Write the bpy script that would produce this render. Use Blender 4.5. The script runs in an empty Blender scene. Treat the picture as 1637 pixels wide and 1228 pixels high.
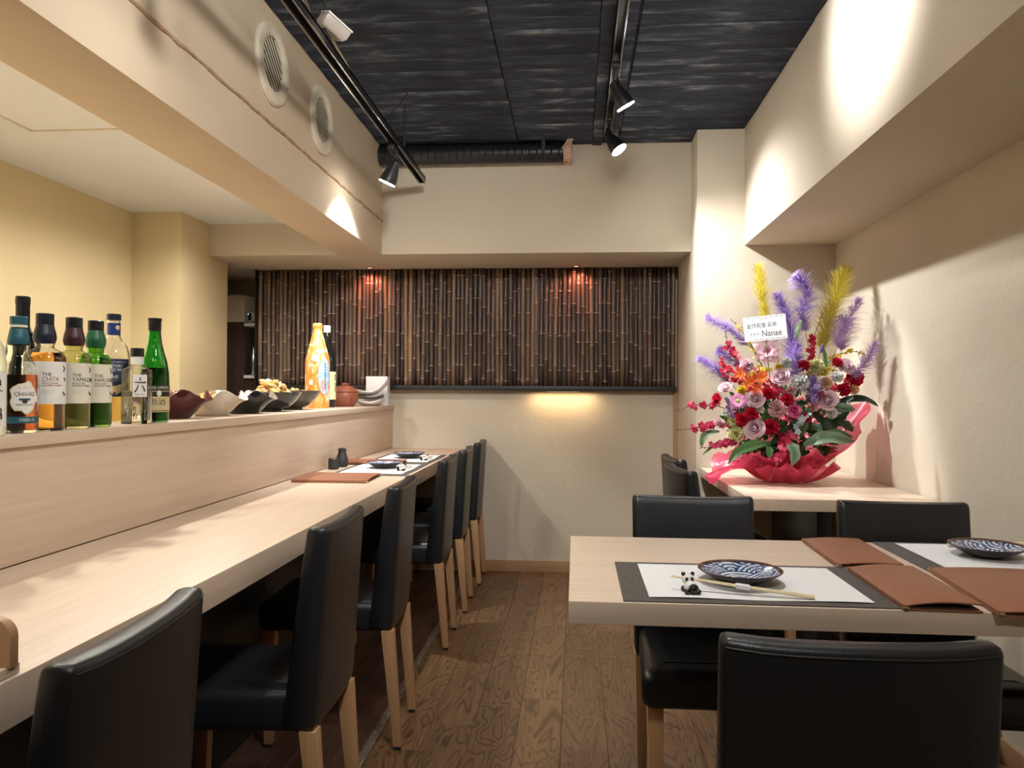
import bpy, bmesh, math, random
from mathutils import Vector, Matrix, Euler, noise as mnoise
random.seed(7)
PI = math.pi
sc = bpy.context.scene
COL = sc.collection

# ------------------------------------------------------------------ camera
FPX, CX, CY, CAMH = 1229.0, 818.5, 614.0, 1.2
def _basis():
    y = Vector(((920 - CX) / FPX, -(625 - CY) / FPX, 1)).normalized()
    up = Vector((math.sin(.005), math.cos(.005), 0))
    up = (up - y * up.dot(y)).normalized()
    x = -y.cross(up)
    return x, y, up
BX, BY, BZ = _basis()
cam = bpy.data.objects.new('camera', bpy.data.cameras.new('camera'))
COL.objects.link(cam)
cam.data.sensor_fit = 'HORIZONTAL'; cam.data.sensor_width = 36.0
cam.data.lens = 36.0 * FPX / 1637.0
cam.data.clip_start = .02; cam.data.clip_end = 60
cam.matrix_world = Matrix(((BX[0], BX[1], -BX[2], 0), (BY[0], BY[1], -BY[2], 0), (BZ[0], BZ[1], -BZ[2], CAMH), (0, 0, 0, 1)))
sc.camera = cam
def _ray(px, py):
    c = Vector(((px - CX) / FPX, -(py - CY) / FPX, 1))
    return Vector((BX.dot(c), BY.dot(c), BZ.dot(c)))
def atY(px, py, Y):            # measured photo point at room depth Y -> room coordinates
    r = _ray(px, py); t = Y / r.y
    return Vector((r.x * t, Y, CAMH + r.z * t))
def atZ(px, py, Z):
    r = _ray(px, py); t = (Z - CAMH) / r.z
    return Vector((r.x * t, r.y * t, Z))

# ------------------------------------------------------------------ world, exposure
w = bpy.data.worlds.new('world'); sc.world = w; w.use_nodes = True
w.node_tree.nodes['Background'].inputs[0].default_value = (.9, .85, .75, 1)
w.node_tree.nodes['Background'].inputs[1].default_value = .05
sc.view_settings.view_transform = 'Standard'; sc.view_settings.look = 'None'
sc.view_settings.gamma = 1; sc.view_settings.use_curve_mapping = False
sc.view_settings.exposure = 1.2
sc.cycles.max_bounces = 10; sc.cycles.diffuse_bounces = 4; sc.cycles.glossy_bounces = 3; sc.cycles.transmission_bounces = 8; sc.cycles.transparent_max_bounces = 6
sc.cycles.use_adaptive_sampling = True; sc.cycles.adaptive_threshold = .05
sc.cycles.sample_clamp_indirect = 4.0; sc.cycles.caustics_reflective = False; sc.cycles.caustics_refractive = False
WARM = (1.0, .97, .915); WHITE = (1.0, 1.0, .985); KITCHEN = (1.0, .945, .83)
# lamp table: kind of aim for every track spot of the room (x, y of adapter, aim point, watts, cone degrees, blend, colour)
LEFT_SPOTS = [((-.888, 3.66), (-1.26, 3.76, 1.50), 42, 105, .8, WHITE, .02),
              ((-.880, 1.75), (-.70, 1.90, .8), 1.5, 110, .7, WARM, .03),
              ((-.880, .45), (-.70, .85, .8), 3, 110, .7, WARM, .03)]
RIGHT_SPOTS = [((.168, 3.97), (1.00, 3.75, 1.30), 54, 115, 1.0, WHITE, .02),
               ((.168, 3.32), (.95, 3.66, 1.16), 58, 50, .6, WHITE, .02),
               ((.168, 2.45), (.915, 2.50, 2.44), 38, 80, 1.0, WHITE, .03),
               ((.168, 1.55), (.50, 1.75, .77), 20, 100, .8, WARM, .03),
               ((.168, .95), (-1.15, 2.4, 1.7), 34, 130, 1.0, WARM, .14),  # unseen soft fill spot, added to brighten the left beam and upstand
               ((.168, .25), (-.2, 4.6, 1.95), 64, 75, 1.0, WARM, .10),
               ((.168, -.45), (.35, .7, .8), 20, 110, .8, WARM, .03)]
KITCHEN_LIGHTS = [(-1.62, 1.0, 9, 165, .5), (-1.62, 1.9, 14, 165, .5), (-1.62, 2.8, 16, 165, .5), (-1.62, 3.7, 16, 165, .5), (-2.22, 1.2, 30, 95, .8), (-2.22, 2.45, 44, 100, .8)]  # last two are unseen extras, added to brighten the kitchen walls

# ------------------------------------------------------------------ materials
def _nt(name):
    m = bpy.data.materials.new(name); m.use_nodes = True
    return m, m.node_tree, m.node_tree.nodes['Principled BSDF']
def setp(b, **k):
    for n, v in k.items():
        n = n.replace('_', ' ').title() if n not in ('ior',) else 'IOR'
        if n in b.inputs:
            b.inputs[n].default_value = v
def rgba(c): return (c[0], c[1], c[2], 1)
def node(nt, t, **k):
    n = nt.nodes.new(t)
    for a, v in k.items(): setattr(n, a, v)
    return n
def coords(nt, scale=(1, 1, 1), rand=0.0):
    tc = node(nt, 'ShaderNodeTexCoord'); mp = node(nt, 'ShaderNodeMapping')
    mp.inputs['Scale'].default_value = scale
    nt.links.new(tc.outputs['Object'], mp.inputs['Vector'])
    if rand:
        oi = node(nt, 'ShaderNodeObjectInfo'); mul = node(nt, 'ShaderNodeVectorMath', operation='SCALE')
        cb = node(nt, 'ShaderNodeCombineXYZ')
        for i in range(3): nt.links.new(oi.outputs['Random'], cb.inputs[i])
        nt.links.new(cb.outputs[0], mul.inputs[0]); mul.inputs['Scale'].default_value = rand
        nt.links.new(mul.outputs[0], mp.inputs['Location'])
    return mp.outputs[0]
def ramp(nt, fac, stops):
    r = node(nt, 'ShaderNodeValToRGB'); e = r.color_ramp.elements
    while len(e) < len(stops): e.new(.5)
    for i, (p, c) in enumerate(stops):
        e[i].position = p; e[i].color = rgba(c)
    nt.links.new(fac, r.inputs[0]); return r.outputs[0]
def noise_tex(nt, vec, scale, detail=3, rough=.5, dist=0):
    n = node(nt, 'ShaderNodeTexNoise'); n.inputs['Scale'].default_value = scale
    n.inputs['Detail'].default_value = detail; n.inputs['Roughness'].default_value = rough
    n.inputs['Distortion'].default_value = dist
    nt.links.new(vec, n.inputs['Vector']); return n.outputs['Fac']
def bump(nt, b, h, strength=.2, dist=.01):
    bp = node(nt, 'ShaderNodeBump'); bp.inputs['Strength'].default_value = strength; bp.inputs['Distance'].default_value = dist
    nt.links.new(h, bp.inputs['Height']); nt.links.new(bp.outputs[0], b.inputs['Normal'])
def plain(name, c, rough=.5, var=.06, scale=30, bmp=0, **k):
    """plain surface with a slight procedural tone variation"""
    m, nt, b = _nt(name); setp(b, roughness=rough, **k)
    v = coords(nt); f = noise_tex(nt, v, scale, 3)
    lo = [max(0, x * (1 - var)) for x in c]; hi = [min(1, x * (1 + var)) for x in c]
    nt.links.new(ramp(nt, f, [(.3, lo), (.7, hi)]), b.inputs['Base Color'])
    if bmp: bump(nt, b, f, bmp, .003)
    return m
def plaster(name, c, strength=.35):
    m, nt, b = _nt(name); setp(b, roughness=.85)
    tc = node(nt, 'ShaderNodeTexCoord')
    v = tc.outputs['Object']
    big = noise_tex(nt, v, 1.6, 3); trowel = noise_tex(nt, v, 5, 6, .62, .6); fine = noise_tex(nt, v, 60, 3, .6)
    nt.links.new(ramp(nt, big, [(.3, [x * .95 for x in c]), (.7, [min(1, x * 1.04) for x in c])]), b.inputs['Base Color'])
    mm = node(nt, 'ShaderNodeMath', operation='MULTIPLY_ADD'); mm.inputs[1].default_value = .12
    rr = trowel
    nt.links.new(fine, mm.inputs[0]); nt.links.new(rr, mm.inputs[2])
    bump(nt, b, mm.outputs[0], strength, .006)
    return m
def wood(name, c0, c1, along='y', scale=1.0, rough=.4, rand=0.0, cathedral=False, bmp=.05):
    m, nt, b = _nt(name); setp(b, roughness=rough)
    st = {'y': (14, .7, 14), 'x': (.7, 14, 14), 'z': (14, 14, .7)}[along]
    v = coords(nt, [s * scale for s in st], rand)
    f = noise_tex(nt, v, 3.0, 5, .6, .3)
    if cathedral:
        st2 = {'y': (5, 1.1, 5), 'x': (1.1, 5, 5), 'z': (5, 5, 1.1)}[along]
        v2 = coords(nt, [s * scale for s in st2], rand)
        n2 = noise_tex(nt, v2, 1.0, 2, .5, .6)
        mu = node(nt, 'ShaderNodeMath', operation='MULTIPLY'); mu.inputs[1].default_value = 16
        nt.links.new(n2, mu.inputs[0])
        fr = node(nt, 'ShaderNodeMath', operation='FRACT'); nt.links.new(mu.outputs[0], fr.inputs[0])
        line = ramp(nt, fr.outputs[0], [(0, (1, 1, 1)), (.16, (.3, .3, .3)), (.34, (.0, .0, .0)), (.80, (.12, .12, .12)), (1, (1, 1, 1))])
        mix = node(nt, 'ShaderNodeMix', data_type='RGBA')
        base = ramp(nt, f, [(.3, c0), (.7, c1)])
        nt.links.new(line, mix.inputs['Factor']); nt.links.new(base, mix.inputs[6])
        mix.inputs[7].default_value = rgba([x * .42 for x in c0])
        col = mix.outputs[2]
        oi = node(nt, 'ShaderNodeObjectInfo'); hsv = node(nt, 'ShaderNodeHueSaturation')
        mr = node(nt, 'ShaderNodeMapRange'); mr.inputs['To Min'].default_value = .78; mr.inputs['To Max'].default_value = 1.18
        nt.links.new(oi.outputs['Random'], mr.inputs[0]); nt.links.new(mr.outputs[0], hsv.inputs['Value'])
        nt.links.new(col, hsv.inputs['Color']); nt.links.new(hsv.outputs[0], b.inputs['Base Color'])
        bump(nt, b, line, -.15, .002)
    else:
        nt.links.new(ramp(nt, f, [(.3, c0), (.7, c1)]), b.inputs['Base Color'])
        bump(nt, b, f, bmp, .002)
    return m
def emit(name, c, s):
    m = bpy.data.materials.new(name); m.use_nodes = True; nt = m.node_tree
    nt.nodes.remove(nt.nodes['Principled BSDF']); e = node(nt, 'ShaderNodeEmission')
    e.inputs[0].default_value = rgba(c); e.inputs[1].default_value = s
    nt.links.new(e.outputs[0], nt.nodes['Material Output'].inputs[0]); return m
def glass(name, c, rough=.0, ior=1.45):
    m, nt, b = _nt(name)
    setp(b, base_color=rgba(c), roughness=rough, transmission_weight=1.0, ior=ior); b.inputs['IOR'].default_value = ior
    return m
def attr_mat(name, rough=.3, sub=0.0, **k):
    m, nt, b = _nt(name); setp(b, roughness=rough, **k)
    a = node(nt, 'ShaderNodeAttribute'); a.attribute_name = 'tint'
    nt.links.new(a.outputs['Color'], b.inputs['Base Color']); return m

def petal_mat(name, c, c2=None, rough=.55):
    """petal: colour from centre (c2) to tip (c) by the 'tint' attribute, a little light passing through"""
    m, nt, b = _nt(name); setp(b, roughness=rough, subsurface_weight=0.0)
    a = node(nt, 'ShaderNodeAttribute'); a.attribute_name = 'tip'
    nt.links.new(ramp(nt, a.outputs['Fac'], [(0.0, c2 or [x * .8 for x in c]), (.75, c)]), b.inputs['Base Color'])
    tr = node(nt, 'ShaderNodeBsdfTranslucent'); tr.inputs[0].default_value = rgba(c)
    mx = node(nt, 'ShaderNodeMixShader'); mx.inputs[0].default_value = .25
    out = nt.nodes['Material Output']
    nt.links.new(b.outputs[0], mx.inputs[1]); nt.links.new(tr.outputs[0], mx.inputs[2]); nt.links.new(mx.outputs[0], out.inputs[0])
    return m

M = {}
M['plaster'] = plaster('plaster', (.61, .545, .44), .8)
M['plaster_beam'] = plaster('plaster_beam', (.61, .535, .43), .45)
M['plaster_warm_lit'] = plaster('plaster_warm_lit', (.62, .51, .375), .45)  # tanner plaster copy: warm lamplight on the left beam put into its colour
M['plaster_kitchen'] = plaster('plaster_kitchen', (.66, .56, .35), .25)
M['white_ceiling'] = plaster('white_ceiling', (.76, .78, .80), .1)
M['tile_grey'] = plaster('tile_grey', (.42, .42, .42), .1)
M['maple'] = wood('maple', (.60, .46, .35), (.68, .54, .42), 'y', 1.2, .42)
M['maple_x'] = wood('maple_x', (.60, .47, .36), (.67, .54, .43), 'x', 1.2, .42)
M['oak'] = wood('oak', (.145, .078, .035), (.210, .118, .054), 'y', 1.6, .38, 37.0, True)
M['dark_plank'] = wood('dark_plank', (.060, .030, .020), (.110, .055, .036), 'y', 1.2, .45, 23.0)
M['leg_wood'] = wood('leg_wood', (.40, .22, .11), (.50, .29, .15), 'z', 1.5, .42)
M['trim_wood'] = wood('trim_wood', (.36, .20, .10), (.44, .26, .14), 'x', 1.0, .5)
M['trim_wood_z'] = wood('trim_wood_z', (.36, .20, .10), (.44, .26, .14), 'z', 1.0, .5)
M['cabinet'] = wood('cabinet', (.045, .025, .02), (.07, .04, .03), 'z', 1.0, .4)
M['leather'] = plain('leather', (.011, .012, .0145), .36, .15, 260, .12)
M['piping'] = plain('piping', (.010, .010, .011), .45)
M['menu'] = plain('menu', (.27, .105, .052), .5, .12, 220, .15)
M['menu_in'] = plain('menu_in', (.05, .02, .015), .7)
M['brass'] = plain('brass', (.75, .66, .42), .3, metallic=1.0)
M['page'] = plain('page', (.75, .70, .58), .8)
M['paper'] = plain('paper', (.78, .78, .79), .85, .02, 80)
M['black'] = plain('black', (.012, .012, .013), .45)
M['blackmetal'] = plain('blackmetal', (.018, .019, .022), .35, metallic=.2)
M['rail_edge'] = plain('rail_edge', (.30, .31, .33), .25, metallic=1.0)
M['foot'] = plain('foot', (.01, .01, .01), .8)
M['vent'] = plain('vent', (.66, .60, .48), .4)
M['dark_void'] = plain('dark_void', (.03, .026, .02), .9)
M['lamp_face'] = emit('lamp_face', (1, .95, .86), 40)
M['white_plastic'] = plain('white_plastic', (.78, .78, .77), .35)
M['white_box'] = plain('white_box', (.80, .81, .84), .5, .02)
M['clay'] = plain('clay', (.27, .085, .045), .38, .1, 60)
M['iron'] = plain('iron', (.028, .028, .029), .55, .2, 90, .1)
M['ceramic_white'] = plain('ceramic_white', (.72, .70, .66), .18)
M['ceramic_cream'] = plain('ceramic_cream', (.60, .54, .45), .35, .08, 40)
M['ceramic_red'] = plain('ceramic_red', (.075, .012, .014), .18, .2, 40)
M['ceramic_black'] = plain('ceramic_black', (.012, .012, .013), .2, .2, 60)
M['ceramic_olive'] = plain('ceramic_olive', (.045, .042, .034), .3, .5, 20)
M['snack'] = plain('snack', (.72, .42, .13), .6, .25, 60, .3)
M['snack_pale'] = plain('snack_pale', (.72, .56, .30), .6, .2, 60, .3)
M['foil'] = plain('foil', (.70, .66, .64), .2, .3, 90, .4, metallic=.8)
M['nut'] = plain('nut', (.36, .19, .09), .5, .3, 60)
M['chopstick'] = plain('chopstick', (.72, .60, .38), .5)
M['plate'] = attr_mat('plate', .12)
M['plate_under'] = plain('plate_under', (.012, .013, .016), .3)
M['panda_white'] = plain('panda_white', (.75, .74, .72), .15)
M['panda_black'] = plain('panda_black', (.01, .01, .01), .12)

# concrete ceiling, painted black, with scuffs of bare grey along the board marks
def concrete():
    m, nt, b = _nt('black_concrete'); setp(b, roughness=.75, specular_ior_level=.3)
    b.inputs['Specular IOR Level'].default_value = .3
    v = coords(nt, (1.3, 5, 5), 9.0); vb = coords(nt, (1, 1.3, 1), 0)
    f = noise_tex(nt, v, 2.2, 6, .65, .8); g = noise_tex(nt, vb, 1.7, 4, .6)
    mu = node(nt, 'ShaderNodeMath', operation='MULTIPLY'); nt.links.new(f, mu.inputs[0]); nt.links.new(g, mu.inputs[1])
    nt.links.new(ramp(nt, mu.outputs[0], [(.19, (.016, .023, .041)), (.27, (.034, .047, .076)), (.32, (.085, .108, .145)), (.40, (.26, .29, .33))]), b.inputs['Base Color'])
    bump(nt, b, f, .5, .01)
    return m
M['concrete'] = concrete()
def bamboo_mat():
    m, nt, b = _nt('bamboo'); setp(b, roughness=.32)
    oi = node(nt, 'ShaderNodeObjectInfo'); v = coords(nt, (12, 12, 2.2), 50.0)
    f = noise_tex(nt, v, 1.2, 3, .5)
    base = ramp(nt, oi.outputs['Random'], [(0, (.050, .036, .034)), (.45, (.095, .064, .055)), (.8, (.155, .105, .080)), (1, (.27, .185, .115))])
    mix = node(nt, 'ShaderNodeMix', data_type='RGBA', blend_type='MULTIPLY'); mix.inputs['Factor'].default_value = 1
    nt.links.new(base, mix.inputs[6]); nt.links.new(ramp(nt, f, [(.3, (.6, .6, .6)), (.6, (1.05, 1, 1)), (.78, (1.6, 1.5, 1.3))]), mix.inputs[7])
    nt.links.new(mix.outputs[2], b.inputs['Base Color']); return m
M['bamboo'] = bamboo_mat()
M['bamboo_node'] = plain('bamboo_node', (.34, .26, .21), .5, .3, 60)
def mat_weave():
    m, nt, b = _nt('woven_mat'); setp(b, roughness=.7)
    v = coords(nt, (1, 1, 1)); w1 = node(nt, 'ShaderNodeTexWave', wave_type='BANDS', bands_direction='X')
    w1.inputs['Scale'].default_value = 160; w1.inputs['Distortion'].default_value = 2.0; nt.links.new(v, w1.inputs['Vector'])
    n = noise_tex(nt, coords(nt, (60, 6, 1)), 4, 3)
    mu = node(nt, 'ShaderNodeMath', operation='MULTIPLY'); nt.links.new(w1.outputs['Fac'], mu.inputs[0]); nt.links.new(n, mu.inputs[1])
    nt.links.new(ramp(nt, mu.outputs[0], [(.1, (.045, .038, .034)), (.6, (.17, .145, .13))]), b.inputs['Base Color'])
    bump(nt, b, w1.outputs['Fac'], .3, .001); return m
M['woven'] = mat_weave()
def translucent(name, c, mixf=.45, rough=.35, alpha=1.0):
    m, nt, b = _nt(name); setp(b, base_color=rgba(c), roughness=rough)
    tr = node(nt, 'ShaderNodeBsdfTranslucent'); tr.inputs[0].default_value = rgba(c)
    mx = node(nt, 'ShaderNodeMixShader'); mx.inputs[0].default_value = mixf
    nt.links.new(b.outputs[0], mx.inputs[1]); nt.links.new(tr.outputs[0], mx.inputs[2]); out = mx.outputs[0]
    if alpha < 1:
        tp = node(nt, 'ShaderNodeBsdfTransparent'); m2 = node(nt, 'ShaderNodeMixShader'); m2.inputs[0].default_value = alpha
        tp.inputs[0].default_value = rgba([.4 + .6 * x for x in c])
        nt.links.new(tp.outputs[0], m2.inputs[1]); nt.links.new(out, m2.inputs[2]); out = m2.outputs[0]
    nt.links.new(out, nt.nodes['Material Output'].inputs[0]); return m
M['wrap'] = translucent('wrap', (.80, .085, .18), .40, .28, .74)
M['box_plastic'] = translucent('box_plastic', (.72, .66, .60), .3, .3, .85)

# ------------------------------------------------------------------ mesh helpers
class MB:
    def __init__(s): s.v = []; s.f = []; s.c = []       # c: per-vertex scalar/colour
    def add(s, verts, faces, c=None):
        o = len(s.v); s.v += [tuple(p) for p in verts]; s.f += [tuple(i + o for i in f) for f in faces]
        if c is not None: s.c += list(c)
        return s
    def box(s, x0, x1, y0, y1, z0, z1):
        v = [(x, y, z) for z in (z0, z1) for y in (y0, y1) for x in (x0, x1)]
        return s.add(v, [(0, 2, 3, 1), (4, 5, 7, 6), (0, 1, 5, 4), (2, 6, 7, 3), (0, 4, 6, 2), (1, 3, 7, 5)])
    def loft(s, loops, cap0=True, cap1=True, closed=True):
        n = len(loops[0]); o = len(s.v)
        for l in loops: s.v += [tuple(p) for p in l]
        for i in range(len(loops) - 1):
            for j in range(n if closed else n - 1):
                k = (j + 1) % n
                s.f.append((o + i * n + j, o + i * n + k, o + (i + 1) * n + k, o + (i + 1) * n + j))
        if cap0: s.f.append(tuple(o + j for j in reversed(range(n))))
        if cap1: s.f.append(tuple(o + (len(loops) - 1) * n + j for j in range(n)))
        return s
    def lathe(s, prof, n=24, c=(0, 0, 0), a0=0, a1=None, caps=True):
        full = a1 is None
        k = n if full else n + 1
        loops = []
        for r, z in prof:
            r = max(r, 1e-5)
            loops.append([(c[0] + r * math.cos(a0 + (2 * PI * j / n if full else (a1 - a0) * j / n)), c[1] + r * math.sin(a0 + (2 * PI * j / n if full else (a1 - a0) * j / n)), c[2] + z) for j in range(k)])
        return s.loft(loops, full and caps, full and caps, full)
    def tube(s, pts, r, n=8, caps=True):
        pts = [Vector(p) for p in pts]; loops = []
        rr = r if isinstance(r, (list, tuple)) else [r] * len(pts)
        ref = Vector((0, 0, 1))
        for i, p in enumerate(pts):
            d = (pts[min(i + 1, len(pts) - 1)] - pts[max(i - 1, 0)])
            if d.length < 1e-9: d = Vector((0, 0, 1))
            d.normalize()
            a = d.cross(ref)
            if a.length < 1e-3: a = d.cross(Vector((1, 0, 0)))
            a.normalize(); b2 = a.cross(d)
            ref = b2
            loops.append([p + (a * math.cos(2 * PI * j / n) + b2 * math.sin(2 * PI * j / n)) * rr[i] for j in range(n)])
        return s.loft(loops, caps, caps)
    def grid(s, fn, nu, nv):
        o = len(s.v)
        for i in range(nu + 1):
            for j in range(nv + 1): s.v.append(tuple(fn(i / nu, j / nv)))
        for i in range(nu):
            for j in range(nv):
                a = o + i * (nv + 1) + j; s.f.append((a, a + nv + 1, a + nv + 2, a + 1))
        return s
    def ball(s, c, r, n=10, m=7, sx=1, sy=1, sz=1):
        pr = [(math.sin(PI * i / m), -math.cos(PI * i / m)) for i in range(m + 1)]
        o = len(s.v); s.lathe([(r * a, r * b2) for a, b2 in pr], n)
        for i in range(o, len(s.v)):
            x, y, z = s.v[i]; s.v[i] = (c[0] + x * sx, c[1] + y * sy, c[2] + z * sz)
        return s
    def mesh(s, name, smooth=True):
        me = bpy.data.meshes.new(name); me.from_pydata(s.v, [], s.f); me.validate()
        bm = bmesh.new(); bm.from_mesh(me); bmesh.ops.recalc_face_normals(bm, faces=bm.faces); bm.to_mesh(me); bm.free()
        if smooth:
            for p in me.polygons: p.use_smooth = True
        return me
def link(o, parent=None):
    COL.objects.link(o)
    if parent is not None: o.parent = parent
    return o
def obj(name, mb, m, parent=None, bevel=0, seg=2, smooth=True, loc=None, sharp=None):
    """one mesh object; mb may be an MB or a ready mesh"""
    if isinstance(mb, MB):
        me = mb.mesh(name, smooth)
        if bevel:
            bm = bmesh.new(); bm.from_mesh(me)
            ed = [e for e in bm.edges if len(e.link_faces) == 2 and e.calc_face_angle(0) > .7]
            bmesh.ops.bevel(bm, geom=ed, offset=bevel, segments=seg, affect='EDGES', profile=.6)
            bm.to_mesh(me); bm.free()
            for p in me.polygons: p.use_smooth = True
        me.set_sharp_from_angle(angle=math.radians(sharp or 38)) if smooth else None
        me.materials.append(M[m] if isinstance(m, str) else m)
    else: me = mb
    o = bpy.data.objects.new(name, me)
    if loc is not None: o.location = loc
    return link(o, parent)
def tag(o, label=None, cat=None, group=None, kind=None):
    if label: o['label'] = label
    if cat: o['category'] = cat
    if group: o['group'] = group
    if kind: o['kind'] = kind
    return o
def thing(name, label, cat, loc=(0, 0, 0), rz=0, group=None):
    e = bpy.data.objects.new(name, None); e.empty_display_size = .05
    e.location = loc; e.rotation_euler = (0, 0, rz); link(e)
    return tag(e, label, cat, group)
def copy_tree(o, parent=None):
    c = o.copy(); link(c); c.parent = parent
    for ch in list(o.children): copy_tree(ch, c)
    return c
def struct(name, mb, m, parent=None, bevel=0, smooth=False):
    o = obj(name, mb, m, parent, bevel=bevel, smooth=smooth or bool(bevel))
    if parent is None: o['kind'] = 'structure'
    return o
def smoothstep(t): t = max(0, min(1, t)); return t * t * (3 - 2 * t)
def text_mesh(body, size, extrude=.0004, align='CENTER', squeeze=1.0):
    cu = bpy.data.curves.new('lettering', 'FONT'); cu.body = body; cu.size = size; cu.extrude = extrude
    cu.align_x = align; cu.align_y = 'CENTER'; cu.resolution_u = 2
    t = bpy.data.objects.new('t', cu); COL.objects.link(t)
    bpy.context.view_layer.update()
    dg = bpy.context.evaluated_depsgraph_get(); me = bpy.data.meshes.new_from_object(t.evaluated_get(dg))
    bpy.data.objects.remove(t); bpy.data.curves.remove(cu)
    vs = [(v.co.x * squeeze, v.co.y, v.co.z) for v in me.vertices]; fs = [tuple(p.vertices) for p in me.polygons]
    bpy.data.meshes.remove(me)
    return vs, fs

# ================================================================== THE ROOM
YB, YBEAM, YCOL, ZC, ZB = 5.10, 4.50, 4.28, 2.646, 2.008      # back wall, back beam face, corner pier face, ceiling, beam underside
XR, XRB, XREC, XLB, XLB2 = 1.40, .915, .66, -1.155, -1.416    # right wall, right beam face, recess side, left beam faces
YREAR, ZK, XKL = -2.2, 2.2, -2.515
fl = struct('floor', MB().box(-.672, XR, YREAR, YB, -.06, -.004), 'oak')
pw, pl = .157, .93
plank_me = {}
def plank_mesh(Lg, wd, m):
    k = (round(Lg, 3), wd, m)
    if k not in plank_me:
        b = MB().box(-wd / 2 + .0006, wd / 2 - .0006, -Lg / 2 + .0006, Lg / 2 - .0006, -.004, 0)
        me = b.mesh('plank', False); bm = bmesh.new(); bm.from_mesh(me)
        top = [e for e in bm.edges if all(v.co.z > -.001 for v in e.verts)]
        bmesh.ops.bevel(bm, geom=top, offset=.0012, segments=1, affect='EDGES'); bm.to_mesh(me); bm.free()
        me.materials.append(M[m]); plank_me[k] = me
    return plank_me[k]
def planks(parent, x0, x1, y0, y1, wd, Lg, m, seed):
    rnd = random.Random(seed); n = math.ceil((x1 - x0) / wd - 1e-6)
    for i in range(n):
        xa = x0 + i * wd; xb = min(x1, xa + wd); yy = y0 - rnd.random() * Lg
        while yy < y1 - .02:
            ya, yb = max(y0, yy), min(y1, yy + Lg)
            if yb - ya > .04:
                o = obj('plank', plank_mesh(yb - ya, round(xb - xa, 4), m), None, parent)
                o.location = ((xa + xb) / 2, (ya + yb) / 2, rnd.uniform(-.0004, .0004))
            yy += Lg
planks(fl, -.003 - pw * 4 - .041, XR, .9, YB - .001, pw, pl, 'oak', 3)
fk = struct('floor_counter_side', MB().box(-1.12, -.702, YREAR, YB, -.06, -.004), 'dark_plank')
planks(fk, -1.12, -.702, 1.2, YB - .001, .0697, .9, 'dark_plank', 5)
def strip_mat():
    m, nt, b = _nt('worn_strip'); setp(b, roughness=.5)
    f = noise_tex(nt, coords(nt, (40, 6, 10)), 3, 5, .7)
    nt.links.new(ramp(nt, f, [(.35, (.07, .045, .03)), (.55, (.20, .15, .11)), (.68, (.42, .37, .32))]), b.inputs['Base Color']); return m
M['strip'] = strip_mat()
struct('trim_1', MB().box(-.702, -.672, YREAR, YB, -.05, .003), 'strip', bevel=.001)
struct('floor_kitchen', MB().box(-2.9, -1.12, YREAR, 5.7, -.06, -.004), 'tile_grey')

# back wall, beams, pier, right wall
struct('wall_back', MB().box(-2.155, XREC, YB, YB + .12, 0, ZB), 'plaster')
struct('wall_back_beam', MB().box(-2.62, XREC, YBEAM, 5.75, ZB, ZC + .05), 'plaster')
struct('wall_corner_pier', MB().box(XREC, XR + .15, YCOL, 5.4, 0, ZC + .05), 'plaster', bevel=.004)
struct('wall_right', MB().box(XR, XR + .15, YREAR, YCOL, 0, ZC + .05), 'plaster')
struct('wall_right_beam', MB().box(XRB, XR, YREAR, YCOL, 2.0, ZC + .05), 'plaster_beam', bevel=.003)
struct('wall_left_beam', MB().box(XLB2, XLB, YREAR, YBEAM, 2.004, ZC + .05), 'plaster_warm_lit', bevel=.003)
struct('wall_rear', MB().box(-2.7, XR + .15, YREAR - .12, YREAR, 0, ZC + .05), 'plaster')
struct('baseboard_back', MB().box(-.72, XREC, YB - .012, YB, 0, .074), 'trim_wood', bevel=.002)
struct('trim_2', MB().box(XREC - .022, XREC, YB - .035, YB, .074, 1.2), 'trim_wood_z', bevel=.002)
struct('baseboard_right', MB().box(XR - .012, XR, YREAR, YCOL, 0, .074), 'trim_wood', bevel=.002)
# rough plaster seam along the left beam
rnd = random.Random(11); loops = []
for i in range(90):
    y = .2 + (YBEAM - .2) * i / 89; z = 2.205 + rnd.uniform(-.003, .003); h = .006 + rnd.random() * .003; d = .004 + rnd.random() * .004
    loops.append([(XLB - .001, y, z - h), (XLB + d, y, z - h * .6), (XLB + d, y, z + h * .5), (XLB - .001, y, z + h)])
M['seam'] = plain('seam', (.40, .27, .17), .9, .3, 25, .4)
struct('trim_3', MB().loft(loops), 'seam')
# kitchen side
struct('wall_left', MB().box(XKL - .12, XKL, YREAR, 4.165, 0, ZK + .4), 'plaster_kitchen')
struct('wall_left_pier', MB().box(XKL - .12, -2.225, 4.165, 4.755, 0, ZK + .4), 'plaster_kitchen', bevel=.004)
struct('ceiling_kitchen', MB().box(XKL, XLB2, YREAR, YBEAM, ZK, ZK + .05), 'white_ceiling')
struct('trim_4', MB().box(-2.119, -2.107, .2, 2.818, ZK - .004, ZK).box(-2.119, XLB2, 2.812, 2.824, ZK - .004, ZK), M['vent'])
struct('wall_alcove_back', MB().box(-2.9, -2.1, 5.62, 5.74, 0, ZB), 'plaster')
struct('wall_alcove_left', MB().box(-2.9, -2.62, 4.755, 5.62, 0, ZB), 'plaster')

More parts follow.
